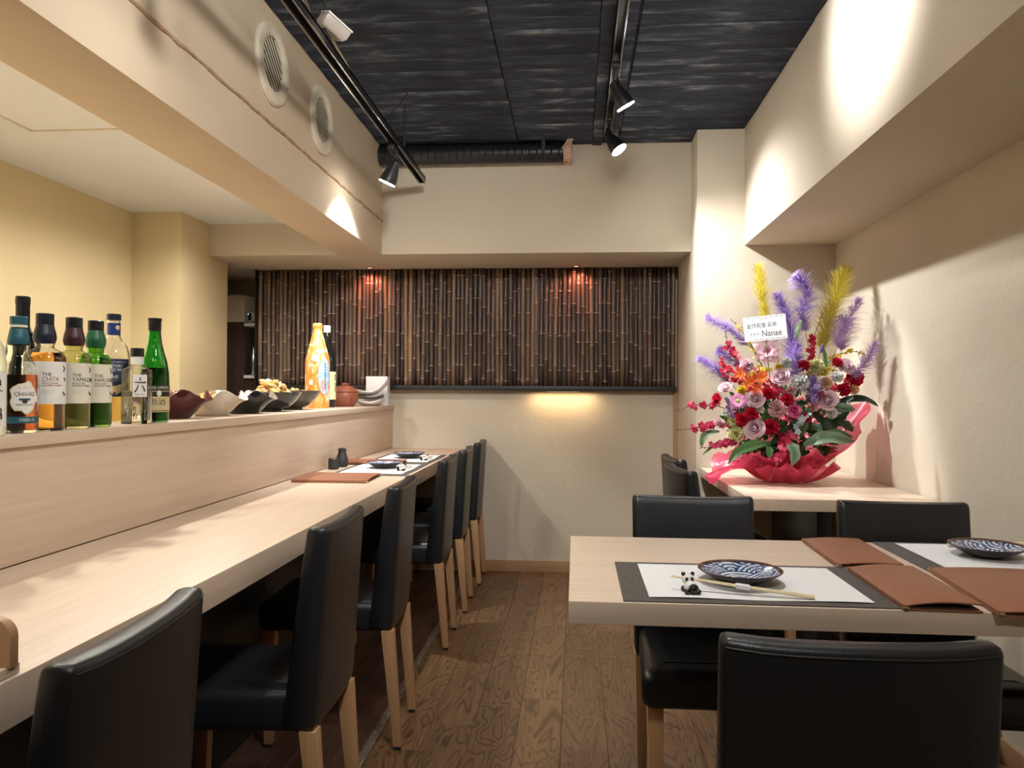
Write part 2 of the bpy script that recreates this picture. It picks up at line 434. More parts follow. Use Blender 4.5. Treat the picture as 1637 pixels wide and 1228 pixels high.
# ceiling of board-marked concrete
ce = struct('ceiling', MB().box(XLB - .05, XRB + .05, YREAR, YBEAM + .05, ZC + .002, ZC + .12), 'concrete')
def board(x0, x1, y0, y1, z):
    b = MB().box(x0, x1, y0, y1, z, ZC + .004)
    return b
rnd = random.Random(4)
bme = {}
def ceil_board(x0, x1, y, wd):
    L = round(x1 - x0, 3); k = (L, wd)
    if k not in bme:
        me = MB().box(-L / 2, L / 2, -wd / 2 + .0006, wd / 2 - .0006, -.008, .006).mesh('formwork_board', False)
        bm = bmesh.new(); bm.from_mesh(me)
        bmesh.ops.bevel(bm, geom=[e for e in bm.edges if all(v.co.z < 0 for v in e.verts)], offset=.0015, segments=1, affect='EDGES')
        bm.to_mesh(me); bm.free(); me.materials.append(M['concrete']); bme[k] = me
    o = obj('formwork_board', bme[k], None, ce); o.location = ((x0 + x1) / 2, y, ZC + rnd.uniform(-.0025, .0025))
    o.rotation_euler.z = rnd.uniform(-.004, .004)
yy = 1.3
while yy < YBEAM - .03:
    wd = rnd.choice([.085, .10, .118, .135])
    ceil_board(XLB + .002, -.34, yy + wd / 2, wd); ceil_board(-.335, .09, yy + wd / 2, wd); ceil_board(.245, XRB - .002, yy + wd / 2, wd)
    yy += wd
for xx in (.118, .205):
    o = obj('formwork_board', MB().box(-.026, .026, 1.3, YBEAM, -.012, .006), 'concrete', ce, smooth=False); o.location = (xx, 0, ZC)

# ---------------------------------------------------------------- bamboo screen
bs = thing('bamboo_screen', 'dark brown bamboo poles mounted side by side along the back wall', 'screen', (0, YB, 1.2))
obj('backing_board', MB().box(-2.15, XREC - .012, -.022, -.004, .0, ZB - 1.2 - .002), 'black', bs, smooth=False)
obj('shelf_rail', MB().box(-2.15, XREC - .012, -.085, -.001, .0, .030), 'black', bs, bevel=.002)
obj('end_batten', MB().box(-2.156, -2.147, -.085, -.004, .0, ZB - 1.2 - .002), 'black', bs, smooth=False)
variants = []
for k in range(9):
    rv = random.Random(k * 13 + 1); Lp = ZB - 1.2 - .034; b = MB(); nb = MB()
    nodes = []; z = rv.uniform(.02, .2)
    while z < Lp: nodes.append(z); z += rv.uniform(.13, .24)
    r0 = rv.uniform(.0128, .0158); zs = {0: r0, Lp: r0 * .97}
    for nz in nodes:
        if .012 < nz < Lp - .012:
            zs[nz - .008] = r0 * .99; zs[nz - .003] = r0 * 1.05; zs[nz] = r0 * 1.17; zs[nz + .003] = r0 * 1.02; zs[nz + .010] = r0 * .97
    bx, by = rv.uniform(-.004, .004), rv.uniform(-2, 2)
    loops = [[(zs[q] * math.cos(2 * PI * j / 9) + bx * math.sin(by + q * 7), zs[q] * math.sin(2 * PI * j / 9), q) for j in range(9)] for q in sorted(zs)]
    b.loft(loops); me = b.mesh('bamboo_pole'); me.materials.append(M['bamboo']); me.materials.append(M['bamboo_node'])
    for p in me.polygons:
        zc = sum(me.vertices[i].co.z for i in p.vertices) / len(p.vertices)
        if any(abs(zc - nz) < .0028 for nz in nodes): p.material_index = 1
    variants.append(me)
x = -2.132; rnd = random.Random(21)
while x < XREC - .028:
    o = bpy.data.objects.new('bamboo_pole', rnd.choice(variants)); link(o, bs)
    o.location = (x, -.045 + rnd.uniform(-.007, .007), .031); o.rotation_euler = (rnd.uniform(-.006, .006), rnd.uniform(-.006, .006), rnd.random() * .8)
    x += rnd.uniform(.0268, .0316)

# ---------------------------------------------------------------- counter
ct = thing('counter_top', 'long pale maple dining counter top along the left side', 'counter', (0, 0, .744))
obj('worktop', MB().box(-1.225, -.75, -1.2, YB - .002, 0, .066), 'maple', ct, bevel=.0025)
bp = thing('bar_partition', 'pale maple bar upstand with ledge carrying the bottles', 'bar', (0, 0, 0))
obj('upstand_panel', MB().box(-1.265, -1.226, -1.2, YB - .002, .811, 1.068), 'maple', bp, bevel=.0015)
obj('ledge_board', MB().box(-1.66, -1.216, -1.2, YB - .002, 1.069, 1.097), 'maple', bp, bevel=.002)
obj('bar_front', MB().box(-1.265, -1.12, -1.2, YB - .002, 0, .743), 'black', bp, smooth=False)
obj('kitchen_side', MB().box(-1.66, -1.63, -1.2, YB - .002, 0, 1.068), 'maple', bp, smooth=False)
# small wooden stand cut by the left picture edge
ws = thing('menu_stand', 'small brown wooden stand with rounded corner on the near counter end', 'stand', (-.851, .982, .811))
b = MB(); pts = [(-.1, .012), (.098, .012)] + [(.072 + .026 * math.cos(a), .052 + .026 * math.sin(a)) for a in [i * PI / 10 for i in range(6)]] + [(-.1, .078)]
b.loft([[(p[0], -.008, p[1]) for p in pts], [(p[0], .008, p[1]) for p in pts]])
obj('board', b, 'leg_wood', ws, bevel=.001)
obj('base', MB().box(-.1, .094, -.022, .016, 0, .013), M['maple_x'], ws, bevel=.001)

# ---------------------------------------------------------------- tables
def pedestal(t, x, y, zt):
    obj('pedestal_base', MB().box(x - .05, x + .05, y - .24, y + .24, 0, .022), 'blackmetal', t, bevel=.004)
    obj('pedestal_column', MB().box(x - .035, x + .035, y - .035, y + .035, .022, zt - .02), 'blackmetal', t, bevel=.004)
    obj('pedestal_plate', MB().box(x - .05, x + .05, y - .24, y + .24, zt - .02, zt), 'blackmetal', t, bevel=.003)
T1Z, T2Z = .7735, .785
t1 = thing('dining_table', 'pale wooden table set with placemats and brown menus in the foreground', 'table', (.68, 1.92, 0))
obj('table_top', MB().box(-.692, .69, -.352, .352, T1Z - .046, T1Z), 'maple_x', t1, bevel=.002)
pedestal(t1, -.22, .10, T1Z - .046); pedestal(t1, .50, .0, T1Z - .046)
t2 = thing('dining_table', 'pale wooden table against the right wall carrying the flower arrangement', 'table', (1.04, 3.665, 0))
obj('table_top', MB().box(-.362, .352, -.612, .608, T2Z - .046, T2Z), 'maple', t2, bevel=.002)
obj('table_panel', MB().box(-.03, .03, -.35, .4, .02, T2Z - .046), 'blackmetal', t2, bevel=.003)
obj('pedestal_base', MB().box(-.22, .22, -.4, .45, 0, .02), 'blackmetal', t2, bevel=.003)

# ---------------------------------------------------------------- chairs
def make_chair():
    root = thing('dining_chair', 'x', 'chair')
    HW, TOP, BOT = .184, .88, .398
    b = MB(); loops = []; out_path = []
    def loop(z, inset, t_in):
        f = (z - BOT) / (TOP - BOT)
        yo = .028 * (1 - f)                                  # outer face, leaning back to 0 at the top
        th = .046 + .034 * (1 - f) ** .9
        hw = HW - .006 * (1 - f) - inset
        yo2, yi = yo + t_in, yo + th - t_in
        c = min(.016, (yi - yo2) * .45); co = min(.007, c); r = []
        NX = 9
        def cy(x): return .010 * (x / HW) ** 2                # slight wrap around the sitter
        for i in range(NX):                                  # outer face, left to right
            x = -hw + co + (2 * hw - 2 * co) * i / (NX - 1); r.append((x, yo2 + cy(x), z))
        for a in (.3, .65): r.append((hw - co + co * math.sin(a * PI / 2), yo2 + co - co * math.cos(a * PI / 2) + cy(hw), z))
        r.append((hw, (yo2 + yi) / 2 + cy(hw), z))
        for a in (.65, .3): r.append((hw - c + c * math.sin(a * PI / 2), yi - c + c * math.cos(a * PI / 2) + cy(hw), z))
        for i in range(NX):
            x = hw - c - (2 * hw - 2 * c) * i / (NX - 1); r.append((x, yi + cy(x), z))
        for a in (.3, .65): r.append((-hw + c - c * math.sin(a * PI / 2), yi - c + c * math.cos(a * PI / 2) + cy(hw), z))
        r.append((-hw, (yo2 + yi) / 2 + cy(hw), z))
        for a in (.65, .3): r.append((-hw + co - co * math.sin(a * PI / 2), yo2 + co - co * math.cos(a * PI / 2) + cy(hw), z))
        k = smoothstep((z - .72) / .16)
        return [(p[0], p[1], p[2] - .0075 * k * (1 - (p[0] / HW) ** 4)) for p in r]
    for z, i, t in ((BOT, .012, .012), (BOT + .008, .003, .003), (BOT + .02, 0, 0)): loops.append(loop(z, i, t))
    for k in range(1, 10): loops.append(loop(BOT + .02 + (TOP - .022 - BOT - .02) * k / 9, 0, 0))
    for z, i, t in ((TOP - .010, .001, .001), (TOP - .004, .003, .0035), (TOP - .001, .007, .009), (TOP, .012, .016)): loops.append(loop(z, i, t))
    b.loft(loops); bk = obj('backrest', b, 'leather', root, sharp=60)
    lp = loop(TOP - .0125, .0005, 0)
    pth = [Vector(p) + Vector((0, -.0004, 0)) for p in [lp[-1]] + lp[0:10]]
    obj('piping', MB().tube(pth, .0015, 6), 'piping', bk)
    # seat
    s = MB(); loops = []
    def sl(z, ins, dome=0):
        x0, x1, y0, y1 = -.19 + ins, .19 - ins, .05 + 0, .485 - ins; c = .03 - ins * .5; r = []
        for cxx, cyy, a0 in ((x1 - c, y0 + .005, -90), (x1 - c, y1 - c, 0), (x0 + c, y1 - c, 90), (x0 + c, y0 + .005, 180)):
            rad = c if cyy > .2 else .004
            for q in range(5):
                a = math.radians(a0 + 90 * q / 4); r.append((cxx + rad * math.cos(a), cyy + rad * math.sin(a), z))
        return r
    for z, i in ((BOT - .002, .012), (BOT + .006, .003), (BOT + .02, 0), (.462, 0), (.476, .004), (.486, .014), (.491, .032), (.494, .075)): loops.append(sl(z, i))
    s.loft(loops); obj('seat', s, 'leather', root, sharp=60)
    # legs
    for sx in (-1, 1):
        for rear in (True, False):
            xt, xb = sx * .155, sx * .150
            yt, yb2 = (.052, .018) if rear else (.448, .452)
            L = MB(); lo = []
            for z, h in ((.012, .0135), (BOT + .002, .0205)):
                f = (z - .012) / (BOT - .012); xx = xb + (xt - xb) * f; y2 = yb2 + (yt - yb2) * f
                lo.append([(xx - h, y2 - h, z), (xx + h, y2 - h, z), (xx + h, y2 + h, z), (xx - h, y2 + h, z)])
            L.loft(lo); leg = obj('leg', L, 'leg_wood', root, bevel=.002)
            obj('foot_pad', MB().box(xb - .011, xb + .011, yb2 - .011, yb2 + .011, 0, .012), 'foot', leg, smooth=False)
    return root
chair0 = make_chair()
CH = [ # x, y of the outer back's middle, heading of the seat (deg, 0 = facing +Y), label, group
 (-.578, 1.03, 94, 'black leather chair nearest the camera at the counter', 'counter chairs'),
 (-.572, 1.93, 91.5, 'black leather chair second from the camera at the counter', 'counter chairs'),
 (-.576, 2.69, 93, 'black leather chair third from the camera at the counter', 'counter chairs'),
 (-.578, 3.68, 91.5, 'black leather chair at the counter place behind the big brown menu, fourth from the camera', 'counter chairs'),
 (-.574, 4.27, 92, 'black leather chair fifth from the camera at the counter, last but one', 'counter chairs'),
 (-.570, 4.87, 91, 'black leather chair at the far counter end beside the back wall', 'counter chairs'),
 (.362, 2.452, 180, 'black leather chair behind the foreground table, facing the near placemat', 'table chairs'),
 (.968, 2.405, 178.5, 'black leather chair behind the foreground table near the right wall', 'table chairs'),
 (.369, 1.014, 0, 'black leather chair in the right foreground seen from behind', 'table chairs'),
 (.415, 3.33, -82, 'black leather chair at the flower table, nearer of its two', 'table chairs'),
 (.452, 3.86, -84, 'black leather chair at the flower table beside the pier, farther of its two', 'table chairs')]
for i, (x, y, a, lab, g) in enumerate(CH):
    c = chair0 if i == 0 else copy_tree(chair0)
    c.location = (x, y, 0); c.rotation_euler = (0, 0, math.radians(a)); c['label'] = lab; c['group'] = g
    if i == 8: c.scale.x = .96

# ---------------------------------------------------------------- ceiling fittings
M['lamp_body'] = plain('lamp_body', (.016, .017, .02), .4)
def track(name, label, x, z, y0, y1, drop=True):
    t = thing(name, label, 'light track', (x, 0, z))
    b = MB(); w2, h = .018, .034
    b.box(-w2, -w2 + .006, y0, y1, 0, h).box(w2 - .006, w2, y0, y1, 0, h).box(-w2, w2, y0, y1, h - .008, h + .001)
    obj('rail', b, 'blackmetal', t, smooth=False)
    for s in (-1, 1): obj('rail_lip', MB().box(s * w2 - .0025, s * w2 + .0025, y0, y1, -.002, .0035), 'rail_edge', t, smooth=False)
    obj('end_cap', MB().box(-w2 - .001, w2 + .001, y1, y1 + .012, -.002, h + .002), 'blackmetal', t, smooth=False)
    if drop:
        for k in range(4):
            yy = y1 - .45 - k * 1.25
            obj('hanger_rod', MB().tube([(0, yy, h), (0, yy, ZC - z)], .005, 8), 'blackmetal', t)
    return t
track('light_track', 'suspended black light track beside the vented beam', -.876, 2.38, -1.5, 4.30)
track('light_track', 'black light track fixed to the middle of the ceiling', .168, 2.602, -1.5, 4.25, False)
def spot(name, label, x, y, ztrack, aim, watts, cone, blend, colr, soft, neck=.085):
    t = thing(name, label, 'spotlight', (x, y, ztrack), group='track spotlights')
    obj('adapter', MB().box(-.0165, .0165, -.055, .055, -.028, -.003), 'lamp_body', t, bevel=.004)
    piv = Vector((0, .03, -neck))
    d = (Vector(aim) - (Vector((x, y, ztrack)) + piv)).normalized()
    side = d.cross(Vector((0, 0, 1))).normalized()
    st = MB()
    for s in (-1, 1):
        o = side * .021 * s
        st.tube([Vector((0, .03, -.027)) + o * .5, Vector((0, .03, -.05)) + o, piv + o + d * .012], .0042, 6)
    obj('yoke', st, 'lamp_body', t)
    head = MB().lathe([(.012, -.028), (.02, -.022), (.024, .0), (.03, .02), (.039, .055), (.0415, .072), (.0415, .088), (.037, .088), (.036, .078), (.001, .078)], 24)
    q = d.to_track_quat('Z', 'Y')
    h = obj('lamp_head', head, 'lamp_body', t); h.location = piv; h.rotation_mode = 'QUATERNION'; h.rotation_quaternion = q
    lens = MB().lathe([(.0005, .084), (.0355, .0845), (.041, .0895), (.041, .092), (.0005, .0905)], 24)
    obj('lens', lens, 'lamp_face', h)
    obj('lens_bar', MB().box(-.042, .042, -.0018, .0018, .088, .0935), 'lamp_body', h, smooth=False)
    L = bpy.data.lights.new('spot_light', 'SPOT'); L.energy = watts; L.color = colr; L.spot_size = math.radians(cone); L.spot_blend = blend; L.shadow_soft_size = soft
    lo = bpy.data.objects.new('spot_light', L); link(lo, h); lo.location = (0, 0, .105); lo.rotation_euler = (PI, 0, 0)
    return t
LL = ['black spotlight at the far end of the suspended track, aimed at the ledge', 'black spotlight on the suspended track above the counter middle', 'black spotlight on the suspended track above the near counter end']
for lab, ((x, y), aim, wt, cone, bl, colr, so) in zip(LL, LEFT_SPOTS): spot('track_spotlight', lab, x, y, 2.38, aim, wt, cone, bl, colr, so)
RL = ['black spotlight farthest along the ceiling track, aimed at the flowers', 'black spotlight second from the far end of the ceiling track', 'black spotlight on the ceiling track washing the right beam',
      'black spotlight on the ceiling track above the foreground table', 'added black spotlight on the ceiling track, soft fill for the left beam', 'black spotlight on the ceiling track aimed at the back wall', 'black spotlight nearest the rear wall on the ceiling track']
for lab, ((x, y), aim, wt, cone, bl, colr, so) in zip(RL, RIGHT_SPOTS): spot('track_spotlight', lab, x, y, 2.602, aim, wt, cone, bl, colr, so)
M['down_face'] = emit('down_face', (1, .88, .68), 14)
KN = ['first of four', 'second of four', 'third of four', 'fourth of four', 'nearer', 'farther']
for i, (x, y, kw, kc, kb) in enumerate(KITCHEN_LIGHTS):
    t = thing('kitchen_downlight', KN[i] + (' recessed kitchen downlights from the camera, behind the left beam' if i < 4 else ' unseen kitchen downlight added to brighten the left kitchen wall'), 'downlight', (x, y, ZK), group='kitchen downlights')
    obj('ring', MB().lathe([(.036, -.001), (.05, -.001), (.05, -.006), (.036, -.004), (.036, -.001)], 24, caps=False), 'white_plastic', t)
    obj('diffuser', MB().lathe([(.0005, -.001), (.036, -.001), (.036, -.003), (.0005, -.003)], 24), 'down_face', t)
    L = bpy.data.lights.new('downlight', 'SPOT'); L.energy = kw; L.color = KITCHEN; L.spot_size = math.radians(kc); L.spot_blend = kb; L.shadow_soft_size = .022
    lo = bpy.data.objects.new('downlight', L); link(lo, t); lo.location = (0, 0, -.012)
M['led_red'] = emit('led_red', (1, .35, .18), 1.2)
for i, (x, lab) in enumerate(((-1.36, 'small reddish lamp above the left half of the bamboo'), (.0, 'small reddish lamp above the right half of the bamboo'))):
    t = thing('accent_lamp', lab, 'lamp', (x, 4.985, ZB), group='bamboo lamps')
    obj('ring', MB().lathe([(.016, -.001), (.024, -.001), (.024, -.004), (.016, -.003), (.016, -.001)], 16, caps=False), 'blackmetal', t)
    obj('lens', MB().lathe([(.0005, -.001), (.016, -.001), (.016, -.0025), (.0005, -.0025)], 16), 'led_red', t)
    L = bpy.data.lights.new('accent', 'SPOT'); L.energy = 4; L.color = (1, .30, .18); L.spot_size = math.radians(150); L.spot_blend = .8; L.shadow_soft_size = .03
    lo = bpy.data.objects.new('accent', L); link(lo, t); lo.location = (0, 0, -.008)
t = thing('under_shelf_lamp', 'warm lamp hidden under the bamboo shelf rail', 'lamp', (-.08, 5.032, 1.199))
M['led_warm'] = emit('led_warm', (1, .72, .38), .35)
obj('housing', MB().box(-.12, .12, -.01, .01, -.004, 0), 'black', t, smooth=False)
obj('diffuser', MB().box(-.11, .11, -.007, .007, -.006, -.004), 'led_warm', t, smooth=False)
L = bpy.data.lights.new('shelf_glow', 'AREA'); L.shape = 'RECTANGLE'; L.size = .4; L.size_y = .012; L.energy = .6; L.color = (1, .66, .33)
lo = bpy.data.objects.new('shelf_glow', L); link(lo, t); lo.location = (0, 0, -.008)

# round vents on the left beam
def vent(label, y, z):
    t = thing('round_vent', label, 'vent', (XLB, y, z), group='round vents')
    rg = MB().lathe([(.100, .0), (.152, .0), (.153, .006), (.146, .016), (.128, .021), (.110, .018), (.100, .012), (.100, .0)], 48, caps=False)
    R = Matrix.Rotation(PI / 2, 4, 'Y')
    def rot(mb): mb.v = [tuple(R @ Vector(p)) for p in mb.v]; return mb
    obj('ring', rot(rg), 'vent', t)
    obj('duct_back', rot(MB().lathe([(.0005, .0005), (.101, .0005), (.101, .002), (.0005, .002)], 32)), 'dark_void', t)
    for k in range(-4, 5):
        u = k * .0218; h = math.sqrt(max(0, .099 ** 2 - u * u))
        if h < .02: continue
        s = MB(); ca = math.radians(-38); d = Vector((0, math.cos(ca), math.sin(ca))); n = Vector((0, -math.sin(ca), math.cos(ca)))
        c0 = n * u
        pts = [c0 - d * h, c0 + d * h]; lo = []
        for p in pts: lo.append([p + Vector((.0045, 0, 0)) - n * .0042, p + Vector((.0065, 0, 0)) - n * .0042, p + Vector((.0065, 0, 0)) + n * .0042, p + Vector((.0045, 0, 0)) + n * .0042])
        s.loft(lo); obj('slat', s, 'vent', t, smooth=False)
    return t
vent('cream round louvred vent nearer the camera on the left beam', 2.815, 2.43)
vent('cream round louvred vent farther along the left beam', 3.378, 2.415)

# dark duct under the ceiling at the back
dk = thing('ceiling_duct', 'black painted duct running along the top of the back wall', 'duct', (0, 4.435, 2.575))
pr = []; n = 26
loops = []
for i in range(n + 1):
    x = -1.15 + (1.09) * i / n
    for dx, r in ((-.004, .056), (0, .0595), (.004, .056)):
        loops.append([(x + dx, r * math.cos(2 * PI * j / 20), r * math.sin(2 * PI * j / 20)) for j in range(20)])
obj('duct_tube', MB().loft(loops), M['blackmetal'], dk)
obj('strap', MB().box(-.20, -.18, -.004, .004, .05, .07).box(-.2, -.18, -.062, -.058, -.02, .06), 'blackmetal', dk, smooth=False)
tp = thing('torn_tape', 'torn beige strip hanging at the end of the black duct', 'tape', (-.055, 4.43, 2.52))
M['tape'] = plain('tape', (.55, .36, .26), .8, .25, 30, .3)
b = MB(); prof = [(0, 0, .0), (.05, 0, .0), (.052, 0, .06), (.048, 0, .10), (.058, 0, .118), (.04, 0, .126), (.02, 0, .115), (.008, 0, .09), (-.012, 0, .062), (.0, 0, .05)]
b.loft([[(p[0] - .02, -.05 - .012 * math.sin(p[2] * 30), p[2] - .0) for p in prof], [(p[0] - .02, -.046 - .012 * math.sin(p[2] * 30), p[2]) for p in prof]])
obj('strip', b, 'tape', tp, smooth=False)
obj('bracket', MB().box(-.02, .03, -.046, .065, .0, .004), 'tape', tp, smooth=False)
# translucent junction box, cables
jb = thing('junction_box', 'translucent square plastic box hanging beside the suspended track', 'box', tuple(atY(538, 36, 2.62)))
b = MB()
for (z0, z1, s) in ((0, .03, 1), (.03, .05, .9)): pass
b.loft([[(-.05, -.045, 0), (.05, -.045, 0), (.05, .045, 0), (-.05, .045, 0)], [(-.05, -.045, .03), (.05, -.045, .03), (.05, .045, .03), (-.05, .045, .03)], [(-.042, -.036, .045), (.042, -.036, .045), (.042, .036, .045), (-.042, .036, .045)]])
bx_ = obj('cover', b, 'box_plastic', jb, bevel=.006); bx_.rotation_euler = (math.radians(205), math.radians(25), math.radians(48))
bb = obj('base_plate', MB().box(-.052, .052, -.047, .047, -.006, 0), 'white_plastic', jb, bevel=.002); bb.rotation_euler = bx_.rotation_euler
M['cable_beige'] = plain('cable_beige', (.55, .50, .38), .5)
def cable(name, label, pts, r, m):
    P = [Vector(p) for p in pts]; out = []
    for i in range(len(P) - 1):
        p0, p1, p2, p3 = P[max(i - 1, 0)], P[i], P[i + 1], P[min(i + 2, len(P) - 1)]
        for k in range(6):
            t = k / 6; out.append(.5 * ((2 * p1) + (p2 - p0) * t + (2 * p0 - 5 * p1 + 4 * p2 - p3) * t * t + (3 * p1 - p0 - 3 * p2 + p3) * t ** 3))
    out.append(P[-1]); o = obj(name, MB().tube(out, r, 7), m); tag(o, label, 'cable'); return o
cable('cable', 'beige cable lying along the suspended track', [(-.845, 2.2, 2.44), tuple(atY(494, 22, 2.5)), tuple(atY(510, 48, 2.6)), tuple(atY(530, 55, 2.65)), tuple(atY(533, 66, 2.7)), tuple(atY(552, 100, 2.9)), tuple(atY(572, 137, 3.1))], .005, 'cable_beige')
cable('cable', 'black cable rising from the track to the ceiling', [tuple(atY(624, 205, 3.62)), tuple(atY(627, 180, 3.63)), tuple(atY(645, 160, 3.64)), tuple(atY(655, 137, 3.6))], .0045, 'black')
cable('cable', 'grey cable looping to the junction box', [(-.855, 2.1, 2.47), tuple(atY(488, 0, 2.4)), tuple(atY(497, 28, 2.5)), tuple(atY(512, 45, 2.6)), tuple(atY(530, 53, 2.63))], .004, plain('cable_grey', (.2, .19, .17), .5))

# ================================================================== THINGS ON THE FOREGROUND TABLE AND COUNTER
def placemat(label, plabel, x, y, z, along='x'):
    rz = 0 if along == 'x' else PI / 2
    o = obj('placemat', MB().box(-.278, .278, -.178, .178, 0, .0022), 'woven', bevel=.0006); o.location = (x, y, z + .0002); o.rotation_euler.z = rz
    tag(o, label, 'placemat', 'placemats')
    p = MB().grid(lambda u, v: (-.224 + .448 * u, -.152 + .304 * v, .0012 * math.sin(u * 9) * (1 - v) ** 3), 16, 6)
    q = MB(); q.v = list(p.v) + [(a, b2, c - .0004) for a, b2, c in p.v]; n = len(p.v); q.f = p.f + [tuple(reversed([i + n for i in f])) for f in p.f]
    s = obj('paper_sheet', q, 'paper'); s.location = (x, y, z + .0042); s.rotation_euler.z = rz
    tag(s, plabel, 'paper', 'placemat papers')
def seig(x, y):
    R = .050
    for j in range(-8, 9):
        cy = j * R * .5
        if y < cy - 1e-6: break
        i = round((x - (j % 2) * R) / (2 * R)); cx = i * 2 * R + (j % 2) * R
        d = math.hypot(x - cx, y - cy)
        if d < R: best = d / R; return best
    return .5
def plate_mesh():
    b = MB(); n = 112; cols = []
    inner = [.0008, .006, .012, .018, .024, .030, .034] + [.034 + .0028 * k for k in range(1, 20)]
    def zin(r): return .0085 + (.0 if r < .03 else .020 * ((r - .03) / .06) ** 1.25)
    prof = [(r, zin(r)) for r in inner] + [(.0895, .0300), (.0910, .0305), (.0915, .0290), (.086, .0245), (.066, .013), (.046, .0035), (.042, 0), (.036, 0), (.034, .003), (.0008, .003)]
    for k, (r, z) in enumerate(prof):
        for j in range(n):
            a = 2 * PI * j / n; x, y = r * math.cos(a), r * math.sin(a)
            b.v.append((x, y, z))
            if k < len(inner):
                s = seig(x, y); band = 0 if (s * 4.6) % 1 > .62 else 1
                h = mnoise.noise(Vector((x * 160, y * 160, 3)))
                c = (.70, .74, .80) if band == 0 else (.018, .050, .16)
                if r > .084: c = (.045, .03, .03) if h < .2 else (.10, .06, .05)
                elif h > .42: c = (.35, .42, .55)
            elif k < len(inner) + 2: c = (.16, .075, .055)
            else: c = (.013, .014, .017)
            cols.append(c)
    for i in range(len(prof) - 1):
        for j in range(n):
            k = (j + 1) % n; b.f.append((i * n + j, i * n + k, (i + 1) * n + k, (i + 1) * n + j))
    me = b.mesh('plate'); at = me.color_attributes.new('tint', 'FLOAT_COLOR', 'POINT')
    for i, c in enumerate(cols): at.data[i].color = (c[0], c[1], c[2], 1)
    me.materials.append(M['plate']); return me
PLATE = plate_mesh()
def plate(label, x, y, z, rz=0):
    o = bpy.data.objects.new('plate', PLATE); link(o); o.location = (x, y, z); o.rotation_euler.z = rz
    tag(o, label, 'plate', 'blue wave plates')
def sticks(label, p0, p1, gap=.007):
    t = thing('chopsticks', label, 'chopsticks', tuple(p0), group='chopstick pairs')
    d = Vector(p1) - Vector(p0); sd = d.cross(Vector((0, 0, 1))).normalized()
    for s in (-1, 1):
        o = sd * gap * .5 * s
        obj('stick', MB().tube([o * .6, o * .8 + d * .3, o + d * .75, o + d], [.0018, .0026, .0033, .0036], 6), 'chopstick', t)
    m0, m1 = d * .46, d * .56
    dn = d.normalized(); up = sd.cross(dn)
    lo = [[q + sd * a + up * b2 for a, b2 in ((-.0085, -.0042), (.0085, -.0042), (.0085, .0042), (-.0085, .0042))] for q in (m0, m1)]
    obj('paper_band', MB().loft(lo), 'paper', t, bevel=.001)
def panda():
    t = thing('chopstick_rest', 'x', 'chopstick rest')
    obj('body', MB().ball((0, .0, .0105), .0118, 14, 9, 1.0, 1.25, .9), 'panda_white', t)
    obj('hind_patch', MB().ball((.002, -.0135, .0095), .0092, 12, 8, 1.05, .95, 1.02), 'panda_black', t)
    h = obj('head', MB().ball((0, .0175, .0205), .0108, 14, 9, 1.1, 1, .95), 'panda_white', t)
    for s in (-1, 1):
        obj('ear', MB().ball((s * .0085, .019, .0295), .0042, 8, 6), 'panda_black', h)
        obj('eye_patch', MB().ball((s * .0048, .0082, .0222), .0029, 8, 6, 1, .8, 1.3), 'panda_black', h)
        obj('paw', MB().ball((s * .0105, .010, .005), .0052, 8, 6, 1, 1.3, .95), 'panda_black', t)
        obj('paw', MB().ball((s * .0105, -.015, .005), .0052, 8, 6, 1, 1.2, .95), 'panda_black', t)
    return t
panda0 = panda(); pandas = []
def rest(label, x, y, z, rz, s=1.0):
    t = panda0 if not pandas else copy_tree(panda0); pandas.append(t)
    t.location = (x, y, z); t.rotation_euler.z = rz; t.scale = (s, s, s); tag(t, label, 'chopstick rest', 'panda chopstick rests')
def menu(label, x, y, z, wd, ln, rz, open_=.010):
    t = thing('menu_folder', label, 'menu', (x, y, z), rz, 'brown menus')
    obj('back_cover', MB().box(-wd / 2, wd / 2, -ln / 2, ln / 2, 0, .0032), 'menu', t, bevel=.001)
    obj('pages', MB().box(-wd / 2 + .004, wd / 2 - .006, -ln / 2 + .005, ln / 2 - .005, .0032, .0062), 'menu_in', t, smooth=False)
    b = MB(); N = 8; up = []; dn = []
    for i in range(N + 1):
        f = i / N; xx = -wd / 2 + wd * f; zz = .0064 + open_ * math.sin(min(1, f * 1.25) * PI / 2) * (1 - .55 * f)
        up.append((xx, zz + .0032)); dn.append((xx, zz))
    pr = dn + list(reversed(up))
    b.loft([[(p[0], -ln / 2, p[1]) for p in pr], [(p[0], ln / 2, p[1]) for p in pr]])
    obj('front_cover', b, 'menu', t, bevel=.0009)
    obj('spine', MB().box(-wd / 2 - .0028, -wd / 2 + .001, -ln / 2, ln / 2, .0006, .0115), 'menu', t, bevel=.0012)
    for s in (-1, 1):
        obj('brass_corner', MB().box(-wd / 2 - .0034, -wd / 2 + .008, s * ln / 2 - .006, s * ln / 2 + .0012, .003, .0078), 'brass', t, bevel=.0008)
    return t
Z1 = T1Z + .0003
placemat('charcoal woven placemat nearest the camera on the foreground table', 'white paper sheet under the panda rest and near plate', .377, 1.752, Z1)
placemat('charcoal woven placemat at the rear right of the foreground table', 'white paper sheet under the plate near the right picture edge', 1.118, 2.088, Z1)
plate('blue wave patterned plate on the near placemat of the foreground table', .365, 1.742, Z1 + .005, .15)
plate('blue wave patterned plate near the right picture edge', 1.062, 2.085, Z1 + .005, 1.7)
a = atZ(1079, 935, Z1 + .030); c = atZ(1310, 962, Z1 + .009)
rest('black and white panda chopstick rest on the near placemat', .2425, 1.640, Z1 + .005, .12, 1.15)
sticks('pale wooden chopsticks with paper band on the near placemat', (a.x, 1.664, Z1 + .0330), (c.x, 1.612, Z1 + .0092))
